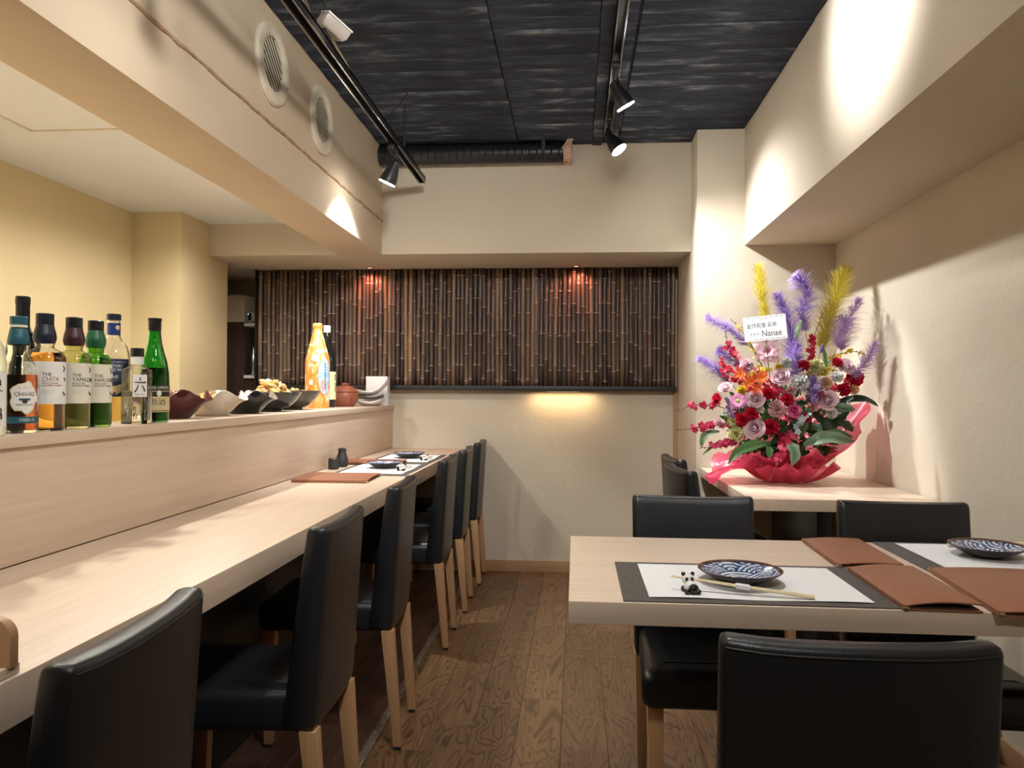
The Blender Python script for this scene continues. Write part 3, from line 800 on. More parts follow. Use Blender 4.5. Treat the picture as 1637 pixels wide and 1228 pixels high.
rest('black and white panda chopstick rest at the right picture edge', 1.232, 2.158, Z1 + .005, PI, 1.15)
sticks('pale wooden chopsticks behind the plate near the right picture edge', (1.27, 2.150, Z1 + .0330), (1.02, 2.206, Z1 + .0092))
menu('narrow brown leather menu at the table rear edge beside the flower table', .718, 2.088, Z1, .152, .322, -.03)
menu('narrow brown leather menu at the table front edge right of the near placemat', .720, 1.730, Z1, .146, .330, -.02, .016)
menu('larger brown leather menu at the table front edge by the right picture edge', .965, 1.715, Z1, .28, .375, -.095)
# counter settings
Z2 = .8104
placemat('charcoal woven placemat on the counter beside the wide brown menu', 'white paper sheet on the nearer counter placemat', -.943, 3.700, Z2, 'y')
placemat('charcoal woven placemat farthest along the counter', 'white paper sheet on the farthest counter placemat', -.943, 4.285, Z2, 'y')
plate('blue patterned plate on the counter beside the brown menus', -.938, 3.735, Z2 + .005, .6)
plate('blue patterned plate farthest away on the counter', -.938, 4.300, Z2 + .005, .9)
rest('panda chopstick rest on the nearer counter placemat', -.822, 3.600, Z2 + .005, -PI / 2)
rest('panda chopstick rest on the far counter placemat', -.822, 4.150, Z2 + .005, -PI / 2)
sticks('pale chopsticks on the nearer counter placemat', (-.825, 3.572, Z2 + .0305), (-.818, 3.80, Z2 + .0092))
sticks('pale chopsticks on the far counter placemat', (-.825, 4.122, Z2 + .0305), (-.818, 4.35, Z2 + .0092))
t = menu('wide brown leather menu lying on the counter before the soy bottle', -1.03, 3.275, Z2, .27, .32, PI / 2 + .03)
t = menu('narrow brown leather menu between the two counter placemats', -1.045, 3.985, Z2 + .0052, .15, .30, PI / 2 + .02, .006)
# soy bottle and jar of dark iron
sb = thing('soy_bottle', 'dark ribbed soy sauce bottle against the bar upstand', 'bottle', (-1.172, 3.80, Z2))
b = MB(); N = 32; loops = []
for r, z in ((.022, 0), (.0285, .006), (.031, .022), (.0295, .042), (.022, .064), (.019, .076), (.021, .084), (.0225, .090), (.0175, .091), (.016, .082)):
    loops.append([(r * (1 + .035 * math.cos(16 * 2 * PI * j / N * .5)) * math.cos(2 * PI * j / N), r * (1 + .035 * math.cos(8 * 2 * PI * j / N)) * math.sin(2 * PI * j / N), z) for j in range(N)])
obj('body', b.loft(loops), 'iron', sb)
obj('lid', MB().lathe([(.0165, .088), (.0165, .093), (.008, .0955), (.0005, .096)], 20), 'iron', sb)
jr = thing('toothpick_jar', 'small dark faceted jar beside the soy bottle', 'jar', (-1.178, 3.68, Z2))
obj('body', MB().lathe([(.024, 0), (.0265, .004), (.0265, .050), (.022, .054), (.021, .054), (.021, .048), (.0005, .046)], 8), 'iron', jr, smooth=False)
for k in range(7):
    aa = k * 2 * PI / 7; obj('toothpick', MB().tube([(.006 * math.cos(aa), .006 * math.sin(aa), .03), (.012 * math.cos(aa), .012 * math.sin(aa), .066)], .0009, 5), 'chopstick', jr)

# ================================================================== THE BAR LEDGE
ZL = 1.0975
M['glass_clear'] = glass('glass_clear', (.97, .98, .97)); M['glass_green'] = glass('glass_green', (.12, .55, .16))
M['glass_olive'] = glass('glass_olive', (.80, .80, .52)); M['glass_lime'] = glass('glass_lime', (.30, .62, .14)); M['glass_frost'] = glass('glass_frost', (.80, .88, .88), .45)
M['amber'] = glass('amber', (.85, .42, .07), ior=1.36); M['brown_spirit'] = glass('brown_spirit', (.42, .10, .03), ior=1.36); M['pale_amber'] = glass('pale_amber', (.90, .60, .18), ior=1.36)
M['dark_spirit'] = glass('dark_spirit', (.10, .12, .08), ior=1.36); M['clear_spirit'] = glass('clear_spirit', (.96, .97, .96), ior=1.36)
M['dark_glass'] = plain('dark_glass', (.008, .010, .009), .06)
M['cap_navy'] = plain('cap_navy', (.010, .013, .028), .3); M['cap_maroon'] = plain('cap_maroon', (.045, .010, .014), .3); M['cap_green'] = plain('cap_green', (.010, .10, .045), .3)
M['cap_teal'] = plain('cap_teal', (.012, .085, .115), .35); M['cap_black'] = plain('cap_black', (.012, .012, .016), .25); M['cap_blue'] = plain('cap_blue', (.015, .035, .16), .3)
M['label_cream'] = plain('label_cream', (.70, .66, .54), .7, .02); M['label_white'] = plain('label_white', (.74, .72, .68), .7, .02); M['label_navy'] = plain('label_navy', (.018, .028, .075), .6)
M['label_gold'] = plain('label_gold', (.62, .50, .26), .5); M['label_black'] = plain('label_black', (.012, .010, .008), .5); M['ink'] = plain('ink', (.03, .028, .03), .6); M['ink_red'] = plain('ink_red', (.30, .06, .05), .6)
M['label_lime'] = plain('label_lime', (.68, .72, .40), .6, .02); M['label_teal'] = plain('label_teal', (.02, .10, .14), .5)
def bottle(name, label, x, y, rz, prof, gm, liquid=None, n=32, flat=False, th=.0025):
    t = thing(name, label, 'bottle', (x, y, ZL), rz, 'bottles on the ledge')
    if liquid is None:
        obj('glass_body', MB().lathe(prof, n), gm, t, smooth=not flat)
    else:
        inner = [(max(r - th, .0008), max(z, .006)) for r, z in prof if True]
        pp = prof + [(inner[-1][0], prof[-1][1])] + list(reversed(inner[:-1]))
        obj('glass_body', MB().lathe(pp, n), gm, t, smooth=not flat)
        lm, lev = liquid; lq = [(.0008, .0065)]
        for (r, z), (r2, z2) in zip(inner[:-1], inner[1:]):
            if z2 <= lev:
                lq.append((max(r - .0003, .0006), max(z, .0065)))
            else:
                lq.append((max(r - .0003, .0006), max(z, .0065))) if z < lev else None
                if z < lev: f = (lev - z) / max(1e-6, z2 - z); lq.append((max(r + (r2 - r) * f - .0003, .0006), lev))
                break
        lq.append((.0008, lev)); obj('liquid', MB().lathe(lq, n), lm, t, smooth=not flat)
    return t
def cap(t, prof, m, name='cap', n=28): return obj(name, MB().lathe(prof, n, caps=name == 'cap'), m, t)
def band(t, R, z0, z1, a0, a1, m, name='paper_label', n=20):
    return obj(name, MB().lathe([(R, z0), (R, z1)], n, a0=math.radians(a0), a1=math.radians(a1)), m, t)
def words(t, parent, items, R, flat=False):
    """items: (text, size, angle deg, z, material, squeeze)"""
    for body, size, ang, z, m, sq in items:
        vs, fs = text_mesh(body, size, .0001, 'LEFT' if ang < -900 else 'CENTER', sq)
        if ang < -900: ang += 1000
        out = []
        for vx, vy, vz in vs:
            if flat: out.append((R + vz, vx + math.radians(ang) * R, z + vy))
            else:
                a = math.radians(ang) + vx / R; out.append(((R + vz) * math.cos(a), (R + vz) * math.sin(a), z + vy))
        obj('lettering', MB().add(out, fs), m, parent, smooth=False)
def brush(t, parent, strokes, R, m, w=.0016, name='brush_writing'):
    for st in strokes:
        pts = [(R * math.cos(ang / R), R * math.sin(ang / R), z) for ang, z in st]
        k = len(pts); obj('brush_stroke', MB().tube(pts, [w * (.7 + .6 * math.sin(PI * (i + .5) / k)) for i in range(k)], 6), m, parent)
def facing(x, y, off=0): return math.atan2(-y, -x) + math.radians(off)
# tall whisky shape with a bulbous neck, measured from the photo
def bulb(h, R, c):      # h height, R body radius, c cap radius
    return [(R * .86, 0), (R, .006), (R, .60 * h), (R * .97, .63 * h), (R * .80, .672 * h), (R * .50, .700 * h), (c * 1.06, .716 * h), (c * 1.16, .745 * h), (c * 1.32, .79 * h), (c * 1.25, .83 * h), (c * 1.02, .89 * h), (c * .95, .93 * h)]
def bulb_foil(h, c, z0): return [(c * f + .0008, z * h) for f, z in ((1.16, .745), (1.32, .79), (1.25, .83), (1.02, .89), (.97, .918)) if z >= z0]
# frosted bottle at the picture edge
p = (-1.255, 1.540); t = bottle('spirit_bottle', 'frosted pale bottle with brush writing, cut by the left picture edge', *p, facing(*p, 0), [(.036, 0), (.040, .006), (.040, .155), (.035, .19), (.022, .215), (.017, .23), (.016, .26)], 'glass_frost')
cap(t, [(.0175, .255), (.0175, .285), (.0005, .286)], 'white_plastic'); l = band(t, .0404, .02, .138, -60, 70, 'label_white')
brush(t, l, [[(.012, .115), (.020, .122), (.030, .118), (.031, .108), (.022, .103), (.036, .094)], [(.014, .088), (.026, .092)], [(.020, .097), (.017, .075), (.024, .055)], [(.012, .06), (.022, .064), (.033, .056), (.032, .042)], [(.014, .045), (.022, .048), (.022, .038), (.014, .038)], [(.028, .048), (.034, .046), (.034, .036), (.028, .037)]], .0408, 'ink', .0013)
# teal capped whisky
p = (-1.272, 1.662); t = bottle('whisky_bottle', 'brown whisky bottle with teal cap and shield label', *p, facing(*p, 18), [(.038, 0), (.0405, .005), (.0405, .125), (.039, .14), (.034, .155), (.024, .172), (.021, .185), (.0225, .20), (.021, .215), (.0165, .245), (.0155, .25)], 'glass_clear', ('brown_spirit', .132))
cap(t, [(.0185, .247), (.0185, .264), (.017, .2655), (.0005, .2657)], 'cap_teal'); cap(t, [(.0172, .2375), (.0172, .247)], 'label_cream', 'seal')
cap(t, [(.0215, .200), (.0235, .206), (.0215, .220), (.018, .2375)], 'cap_teal', 'neck_foil')
sh = []
for k in range(28):
    a = 2 * PI * k / 28; rr = 1 + .09 * math.cos(5 * a) + .05 * math.cos(9 * a + 1); sh.append((.030 * rr * math.cos(a), .080 + .036 * rr * math.sin(a)))
def patch(t, pts, R, m, name, c=None, rings=4):
    c = c or (sum(q[0] for q in pts) / len(pts), sum(q[1] for q in pts) / len(pts)); loops = []
    for k in range(1, rings + 1):
        f = k / rings; loops.append([((R) * math.cos((c[0] + (q[0] - c[0]) * f) / R), R * math.sin((c[0] + (q[0] - c[0]) * f) / R), c[1] + (q[1] - c[1]) * f) for q in pts])
    b = MB(); b.loft(loops, True, False); return obj(name, b, m, t)
l = patch(t, sh, .0411, 'label_gold', 'label_border'); l2 = patch(t, [(q[0] * .93, .080 + (q[1] - .080) * .93) for q in sh], .0414, 'label_white', 'paper_label')
words(t, l2, [('CHIVAS', .0135, 0, .088, 'ink', .95), ('BLENDED SCOTCH', .0042, 0, .064, 'ink', 1)], .0416)
l3 = band(t, .0416, .0735, .0785, -16, 16, 'label_teal', 'ribbon'); patch(t, [(.006 * math.cos(k * PI / 6), .0715 + .0048 * math.sin(k * PI / 6)) for k in range(12)], .0418, 'ink', 'emblem')
for k in (-1, 0, 1): patch(t, [(k * .0105 + .0042 * math.cos(q * PI / 5), .1035 + .0042 * math.sin(q * PI / 5)) for q in range(10)], .0417, 'vent', 'medal')
l = band(t, .0409, .022, .037, -75, 75, 'label_teal', 'lower_label'); words(t, l, [('AGED 12', .0085, 8, .0295, 'label_white', 1)], .0412)
# tall dark wine bottle behind
p = (-1.40, 1.842); t = bottle('wine_bottle', 'tall black capped wine bottle standing behind the whisky bottles', *p, 0, [(.034, 0), (.037, .006), (.037, .20), (.033, .225), (.019, .25), (.0148, .262), (.0145, .27)], 'dark_glass')
cap(t, [(.0150, .255), (.0160, .262), (.0160, .312), (.0170, .314), (.0170, .332), (.0150, .3345), (.0005, .335)], 'cap_black')
def whisky(label, x, y, h, R, c, gm, liq, capm, name, lines, lab, rz, liqlev=.66):
    t = bottle('whisky_bottle', label, x, y, rz, bulb(h, R, c), gm, (liq, liqlev * h))
    cap(t, [(c, .90 * h), (c * 1.04, .905 * h), (c * 1.04, .995 * h), (c * .9, h), (.0005, h)], 'cap_black' if capm != 'cap_navy' else 'cap_navy')
    cap(t, bulb_foil(h, c, .74), capm, 'neck_foil')
    l = band(t, R + .0005, .225 * h, .585 * h, -78, 62, lab)
    words(t, l, [(a, b2 * h, -1000 - 26 if align == 'L' else 20, z * h, m, sq) for a, b2, z, m, sq, align in lines], R + .0008)
    brush(t, l, [[(.62 * R, .55 * h), (.74 * R, .53 * h), (.66 * R, .50 * h)], [(.70 * R, .45 * h), (.80 * R, .42 * h)], [(.62 * R, .33 * h), (.72 * R, .30 * h), (.84 * R, .31 * h)]], R + .0008, 'ink', .0013)
    return t
std = lambda nm, sub, c2: [('THE', .042, .475, 'ink', .95, 'L'), (nm, .052, .435, c2, .86, 'L'), (sub, .0215, .402, c2, .9, 'L'), ('JAPANESE WHISKY', .0215, .382, c2, .9, 'L'), ('______________', .016, .345, 'ink', .9, 'L'), ('____________', .016, .325, 'ink', .9, 'L')]
p = (-1.285, 1.766); whisky('large amber whisky bottle with navy cap and white label', *p, .283, .0465, .0190, 'glass_clear', 'amber', 'cap_navy', 'c', std('CHITA', 'SINGLE GRAIN', 'ink_red'), 'label_white', facing(*p, 20))
p = (-1.280, 1.868); whisky('whisky bottle with maroon neck and cream label', *p, .283, .0400, .0188, 'glass_olive', 'dark_spirit', 'cap_maroon', 'y', std('YAMAZAKI', 'SINGLE MALT', 'ink'), 'label_cream', facing(*p, 22), .56)
p = (-1.280, 1.957); whisky('green whisky bottle with green neck and white label', *p, .283, .0400, .0188, 'glass_lime', 'dark_spirit', 'cap_green', 'h', std('HAKUSHU', 'SINGLE MALT', 'ink'), 'label_cream', facing(*p, 24), .56)
# blue label whisky
p = (-1.372, 2.184); t = bottle('whisky_bottle', 'clear whisky bottle with blue neck band and dark blue label', *p, facing(*p, 16), [(.040, 0), (.0425, .006), (.0425, .165), (.040, .19), (.034, .212), (.022, .226), (.018, .235), (.0165, .24), (.0165, .283)], 'glass_clear', ('pale_amber', .105), n=20)
t.scale = (1.08, 1.08, 1.08); cap(t, [(.0185, .282), (.0185, .298), (.017, .2995), (.0005, .30)], 'cap_navy'); cap(t, [(.0170, .242), (.0170, .274)], 'cap_blue', 'neck_band')
patch(t, [(.007 * math.cos(k * PI / 5) + .006, .262 + .007 * math.sin(k * PI / 5)) for k in range(10)], .0172, 'label_gold', 'neck_emblem')
l = band(t, .0431, .072, .175, -62, 45, 'label_navy')
words(t, l, [('A BLEND OF FIVE MAJOR WHISKIES', .0045, -8, .166, 'label_white', .8), ('SUNTORY', .0115, -14, .155, 'label_white', .85), ('WORLD WHISKY', .0112, -6, .1445, 'label_white', .82), ('Ao', .017, -14, .1275, 'label_white', 1), ('_________________', .006, -10, .120, 'label_white', 1), ('___________', .006, -18, .116, 'label_white', 1)], .0434)
patch(t, [(.034, .130), (.034, .112), (.024, .104), (.012, .098), (.008, .086), (-.004, .078), (-.016, .082), (-.020, .092), (-.014, .100), (.002, .104), (.016, .112), (.026, .122)], .0435, 'label_gold', 'gold_shape')
# hexagonal gin bottle
p = (-1.272, 2.140); t = bottle('gin_bottle', 'short clear hexagonal bottle with embossed sides and black cap', *p, facing(*p, 12), [(.0395, 0), (.0415, .004), (.0415, .150), (.038, .158), (.020, .168), (.0165, .176), (.0165, .196)], 'glass_clear', ('clear_spirit', .095), n=6, flat=True)
t.rotation_euler.z += PI / 6
cap(t, [(.0185, .195), (.0185, .218), (.017, .2195), (.0005, .22)], 'cap_black'); l = band(t, .0172, .172, .195, -100, 100, 'label_white', 'neck_label'); l.rotation_euler.z = -PI / 6
apo = .0415 * math.cos(PI / 6)
for sgn, in ((0,),):
    b = MB().box(apo + .0003, apo + .0009, -.019, .019, .078, .142); l = obj('paper_label', b, 'label_white', t, smooth=False); l.rotation_euler.z = PI / 6 - PI / 3
    for pts in ([(.0, .134), (.001, .126)], [(-.015, .1205), (.0, .119), (.016, .1205)], [(-.004, .113), (-.008, .100), (-.014, .092)], [(.005, .112), (.010, .104), (.013, .094)]):
        k = len(pts); obj('brush_stroke', MB().tube([(apo + .0009, a, z) for a, z in pts], [.0012 + .0012 * i / max(1, k - 1) for i in range(k)], 6), 'ink', l)
    vs, fs = text_mesh('ROKU GIN', .0058, .0001); obj('lettering', MB().add([(apo + .0011 + z, x, .0845 + y) for x, y, z in vs], fs), 'ink', l, smooth=False)
em = MB(); rnd = random.Random(9)
for k in range(26):
    a = rnd.uniform(-.017, .017); z = rnd.uniform(.012, .07); em.tube([(apo, a, z), (apo + .0006, a + rnd.uniform(-.004, .004), z + .006), (apo, a + rnd.uniform(-.006, .006), z + .012)], .0011, 5)
e = obj('embossing', em, 'glass_clear', t); e['kind'] = 'stuff'; e.rotation_euler.z = -PI / 6 - PI / 6
# green plum wine bottle
p = (-1.285, 2.255); t = bottle('plum_wine_bottle', 'green bottle with dark lower half and black cream label, last in the bottle row', *p, facing(*p, 8), [(.037, 0), (.0425, .006), (.0430, .12), (.0415, .150), (.036, .185), (.027, .215), (.0205, .245), (.0178, .27), (.0165, .296)], 'glass_green', ('dark_spirit', .165))
cap(t, [(.0172, .278), (.0185, .282), (.0185, .308), (.0200, .310), (.0200, .317), (.0005, .318)], 'cap_black')
l = band(t, .0436, .030, .112, -85, 80, 'label_black'); l2 = band(t, .0439, .036, .078, -80, 75, 'label_gold', 'lower_label'); band(t, .0439, .031, .0335, -80, 75, 'label_gold', 'gold_line'); band(t, .0439, .0935, .0955, -80, 75, 'label_gold', 'gold_line')
words(t, l, [('CHOYA UMESHU', .0125, 4, .1045, 'label_cream', .82)], .0440); words(t, l2, [('梅酒', .024, 4, .0605, 'ink', 1.1), ('________', .007, 8, .046, 'ink', 1)], .0442)
patch(t, [(.007 * math.cos(k * PI / 6) + .008, .0875 + .0095 * math.sin(k * PI / 6)) for k in range(12)], .0442, 'label_cream', 'seal')

# bowls with wavy rims
def wavy_bowl(name, label, x, y, R, h, m, mi, waves=5, amp=.10, ph=0, base=.42, zamp=.018):
    t = thing(name, label, 'bowl', (x, y, ZL), 0, 'bowls on the ledge'); n = 60
    def lp(f, dr, dz):
        r = R * (base + (1 - base) * f ** .85) - dr; k = f ** 3; o = []
        for j in range(n):
            a = 2 * PI * j / n; wv = math.sin(waves * a + ph); wv = wv if wv < 0 else wv ** .7
            rr = r * (1 + amp * k * wv); o.append((rr * math.cos(a), rr * math.sin(a), h * f + dz + zamp * k * -wv))
        return o
    fs = [0, .04, .2, .4, .6, .78, .9, .97, 1]
    b = MB(); b.loft([lp(f, 0, 0) for f in fs] + [lp(1, .004, .001)]); me = None
    obj('outside', MB().loft([lp(f, 0, 0) for f in fs], True, False), m, t)
    obj('inside', MB().loft([lp(1, 0, 0), lp(1, .003, .002), lp(.97, .006, .001)] + [lp(f, .006, .004) for f in (.9, .78, .6, .4, .2)], False, True), mi, t)
    return t
wavy_bowl('wavy_bowl', 'dark red glazed bowl with a wavy rim beside the green bottle', -1.385, 2.545, .128, .080, 'ceramic_red', 'ceramic_red', 5, .14, 2.2)
wavy_bowl('wavy_bowl', 'cream bowl with a white wavy rim on the ledge', -1.385, 2.83, .128, .078, 'ceramic_cream', 'ceramic_white', 5, .14, 2.0)
wavy_bowl('wavy_bowl', 'black bowl with a silvery wavy rim next to the cream bowl', -1.385, 3.12, .128, .078, 'ceramic_black', 'foil', 5, .14, 2.0)
def bowl(name, label, x, y, R, h, m, foot=.05):
    t = thing(name, label, 'bowl', (x, y, ZL), 0, 'bowls on the ledge')
    obj('outside', MB().lathe([(foot, 0), (foot + .002, .012), (R * .60, .022), (R * .82, h * .55), (R * .95, h * .85), (R, h)], 48), m, t)
    obj('inside', MB().lathe([(R, h), (R - .003, h + .0015), (R * .93, h * .85), (R * .78, h * .56), (R * .5, .03), (.0008, .026)], 48), 'ceramic_black', t); return t
bowl('round_bowl', 'black round bowl heaped with fried snacks', -1.40, 3.44, .140, .088, 'ceramic_black')
bowl('round_bowl', 'dark olive mottled bowl before the orange wrapped bottle', -1.435, 3.775, .150, .095, 'ceramic_olive', .06)
def blob(seed, sx, sy, sz, m, name):
    b = MB().ball((0, 0, 0), 1, 12, 8); rv = random.Random(seed); of = Vector((rv.random() * 50, seed * 3.1, 0)); out = []
    for v in b.v:
        v = Vector(v); d = 1 + .42 * mnoise.noise(v * 1.3 + of) + .16 * mnoise.noise(v * 3.5 + of)
        v = v * d; v.z += .55 * v.x * v.x - .25
        out.append((v.x * sx, v.y * sy, v.z * sz))
    b.v = out; me = b.mesh(name); me.materials.append(M[m]); return me
chips = [blob(k, .026, .019, .0105, 'snack' if k % 3 else 'snack_pale', 'fried_snack') for k in range(6)]
rnd = random.Random(31)
def heap(meshes, name, label, cat, group, cx, cy, z0, Rh, Hh_, n, sc_=1.0):
    for k in range(n):
        f = (k + .5) / n; zz = z0 + Hh_ * f; rr = Rh * math.sqrt(max(0, 1 - f * .93)) * math.sqrt(rnd.random() * .8 + .2) if f < .9 else Rh * .15 * rnd.random()
        a = k * 2.4 + rnd.uniform(-.3, .3)
        o = bpy.data.objects.new(name, meshes[k % len(meshes)]); link(o); o.location = (cx + rr * math.cos(a), cy + rr * math.sin(a), zz)
        o.rotation_euler = (rnd.uniform(-.7, .7), rnd.uniform(-.7, .7), rnd.uniform(0, 6.28)); s = sc_ * rnd.uniform(.85, 1.2); o.scale = (s, s, s); tag(o, label, cat, group)
heap(chips, 'fried_snack', 'golden fried snack piece piled in the black round bowl', 'snack', 'fried snacks in the bowl', -1.40, 3.44, ZL + .078, .085, .058, 34)
nuts = [blob(k + 20, .016, .011, .009, 'nut' if k % 2 else 'snack', 'rice_cracker') for k in range(4)]
foils = [blob(k + 40, .020, .013, .010, 'foil' if k % 2 else 'nut', 'wrapped_candy') for k in range(4)]
heap(foils, 'wrapped_candy', 'shiny wrapped sweet lying in the dark red bowl', 'candy', 'sweets in the red bowl', -1.385, 2.545, ZL + .062, .085, .026, 22)
heap(nuts, 'rice_cracker', 'small brown cracker lying in the cream bowl', 'snack', 'crackers in the cream bowl', -1.385, 2.83, ZL + .058, .08, .026, 18)
heap(nuts, 'rice_cracker', 'small pale cracker lying in the dark olive bowl', 'snack', 'crackers in the olive bowl', -1.435, 3.775, ZL + .084, .085, .016, 12)

# big bottle wrapped in orange paper
def orange_mat():
    m, nt, b = _nt('orange_paper'); setp(b, roughness=.38)
    f = noise_tex(nt, coords(nt, (9, 9, 5)), 2.0, 3, .6, 1.5)
    nt.links.new(ramp(nt, f, [(.42, (.78, .24, .035)), (.54, (.80, .33, .09)), (.62, (.84, .66, .52))]), b.inputs['Base Color']); bump(nt, b, f, .4, .01); return m  # pale patches paint whitish highlights into the orange paper colour
M['orange_paper'] = orange_mat(); M['label_blue'] = plain('label_blue', (.32, .48, .70), .6, .25, 40); M['label_rose'] = plain('label_rose', (.72, .32, .26), .6)
OP = [(.064, 0), (.066, .01), (.0665, .26), (.063, .275), (.046, .34), (.034, .385), (.027, .415), (.0235, .435), (.026, .448), (.0255, .464), (.022, .468), (.0005, .468)]
def op_r(z):
    for (r0, z0), (r1, z1) in zip(OP[:-1], OP[1:]):
        if z0 <= z <= z1: return r0 + (r1 - r0) * (z - z0) / max(1e-6, z1 - z0)
    return .02
ob = thing('wrapped_bottle', 'tall bottle wrapped in folded orange paper', 'bottle', (-1.42, 4.14, ZL), facing(-1.42, 4.14, 8))
b = MB(); n = 30; loops = []
zz = [0, .006, .05, .10, .15, .20, .25, .265, .285, .31, .34, .365, .39, .415, .435, .448, .46, .467]
for z in zz:
    loops.append([])
    for j in range(n):
        a = 2 * PI * j / n; k = smoothstep((z - .24) / .12)
        r = op_r(z) * (1 + (.02 + .06 * k) * (abs(math.sin(a * 5 + z * 6)) - .5) + .02 * mnoise.noise(Vector((math.cos(a) * 3, math.sin(a) * 3, z * 30))))
        loops[-1].append((r * math.cos(a), r * math.sin(a), z))
ow = obj('paper_wrapper', b.loft(loops), 'orange_paper', ob, sharp=20)
def opatch(pts, m, name, e=.0035):
    c = (sum(q[0] for q in pts) / len(pts), sum(q[1] for q in pts) / len(pts)); loops = []
    for k in range(1, 6):
        f = k / 5; l_ = []
        for q in pts:
            u, z = c[0] + (q[0] - c[0]) * f, c[1] + (q[1] - c[1]) * f; R = op_r(z) + e; l_.append((R * math.cos(u / R), R * math.sin(u / R), z))
        loops.append(l_)
    return obj(name, MB().loft(loops, True, False), m, ow)
lb = opatch([(.030 + .036 * math.cos(k * PI / 10), .175 + .10 * math.sin(k * PI / 10)) for k in range(20)], 'label_blue', 'oval_label', .004)
opatch([(.022 + .016 * math.cos(k * PI / 6), .125 + .030 * math.sin(k * PI / 6) + .006 * math.cos(k * 3)) for k in range(12)], 'label_rose', 'blossom', .0048)
for (u, z, s, an) in ((-.028, .275, .020, .4), (-.045, .14, .015, .7), (.0, .31, .016, .2)):
    opatch([(u + s * math.cos(an + k * PI / 2), z + s * 1.25 * math.sin(an + k * PI / 2)) for k in range(4)], 'label_white', 'white_seal', .005)
for k in range(9): opatch([(.032, .245 - k * .016), (.037, .245 - k * .016), (.037, .235 - k * .016), (.032, .235 - k * .016)], 'ink', 'vertical_writing', .0055)
M['stroke'] = plain('stroke', (.22, .07, .02), .6); rnd = random.Random(17); b = MB()
for k in range(11):
    u, z = rnd.uniform(-.06, .03), rnd.uniform(.02, .24); a = rnd.choice([.2, 1.5, 1.3, -.2]); ln = rnd.uniform(.012, .03)
    pts = []
    for q in range(4):
        uu, z2 = u + math.cos(a) * ln * q / 3, z + math.sin(a) * ln * q / 3; R = op_r(z2) + .0015; pts.append((R * math.cos(uu / R), R * math.sin(uu / R), z2))
    b.tube(pts, .0011, 5)
ps = obj('printed_strokes', b, 'stroke', ow); ps['kind'] = 'stuff'
p = (-1.435, 4.345); sk = bottle('sake_bottle', 'black sake bottle with white cap and pale green label behind the orange one', *p, facing(*p, 8), [(.048, 0), (.0525, .006), (.0525, .245), (.049, .275), (.036, .335), (.024, .385), (.019, .41), (.018, .445)], 'dark_glass')
cap(sk, [(.0205, .432), (.0205, .470), (.019, .472), (.0005, .4725)], 'white_plastic'); l = band(sk, .0530, .045, .205, -40, 80, 'label_lime')
brush(sk, l, [[(.044, .185), (.052, .180), (.058, .183)], [(.050, .188), (.049, .160)], [(.044, .165), (.057, .158)], [(.046, .135), (.056, .138), (.054, .118)], [(.045, .110), (.057, .112)], [(.050, .112), (.050, .090)]], .0534, 'ink', .0017)
# clay pot
cp = thing('clay_pot', 'round reddish brown clay pot with lid and moulded emblem', 'pot', (-1.395, 4.565, ZL), facing(-1.395, 4.565, 30))
obj('body', MB().lathe([(.05, 0), (.055, .004), (.072, .022), (.084, .052), (.084, .072), (.078, .088), (.0005, .09)], 40), 'clay', cp)
obj('rim', MB().lathe([(.080, .086), (.084, .088), (.084, .094), (.078, .096)], 40, caps=False), 'clay', cp)
ld = obj('lid', MB().lathe([(.076, .093), (.068, .108), (.045, .122), (.0005, .127)], 40), 'clay', cp)
obj('knob', MB().lathe([(.02, .124), (.024, .132), (.022, .142), (.0005, .144)], 20), 'clay', ld)
em = [(.0855 * math.cos(u / .085), .0855 * math.sin(u / .085), .058 + z) for u, z in [(.012, .014), (.004, .018), (-.006, .013), (-.004, .004), (.008, .0), (.012, -.009), (.004, -.016), (-.008, -.012)]]
obj('emblem', MB().tube(em, .004, 8), 'clay', cp)
# stacked dishes
def boat(name, label, x, y, z, Lx, wy, h, rz, tilt, m, lift=.0):
    b = MB(); nu, nv = 16, 10; th = .008
    def fn(u, v, o):
        a = (u - .5) * 2; c = (v - .5) * 2; ww = wy * math.sqrt(max(.02, 1 - a * a * .92))
        return (a * Lx, c * ww, h * (.55 * a * a + .5 * c * c) + lift * max(0, a) ** 2 + o)
    b.grid(lambda u, v: fn(u, v, th), nu, nv); o0 = len(b.v); b.grid(lambda u, v: fn(u, v, 0), nu, nv)
    edge = [i * (nv + 1) for i in range(nu + 1)] + [nu * (nv + 1) + j for j in range(1, nv + 1)] + [i * (nv + 1) + nv for i in range(nu - 1, -1, -1)] + [j for j in range(nv - 1, 0, -1)]
    for i in range(len(edge)): a, c = edge[i], edge[(i + 1) % len(edge)]; b.f.append((a, c, c + o0, a + o0))
    o = obj(name, b, m); o.location = (x, y, z); o.rotation_euler = (0, tilt, rz); tag(o, label, 'dish', 'dishes by the white box'); return o
M['ceramic_grey'] = plain('ceramic_grey', (.10, .095, .09), .3, .3, 40)
boat('serving_dish', 'white oval dish at the bottom of the stack beside the clay pot', -1.300, 4.76, ZL + .0005, .082, .068, .040, .25, 0, 'ceramic_white')
boat('serving_dish', 'dark grey leaf shaped dish in the middle of the dish stack', -1.296, 4.77, ZL + .040, .088, .060, .024, .2, 0, 'ceramic_grey')
boat('serving_dish', 'white long curved dish on top of the dish stack', -1.290, 4.77, ZL + .064, .108, .075, .046, .2, -.08, 'ceramic_white', .035)
wb = thing('white_box', 'plain white box at the far end of the bar ledge', 'box', (-1.285, 4.93, ZL))
obj('carton', MB().box(-.070, .070, -.04, .04, 0, .188), 'white_box', wb, bevel=.003)
obj('lid_edge', MB().box(-.0708, .0708, -.0408, .0408, .180, .1895), 'white_box', wb, bevel=.002)

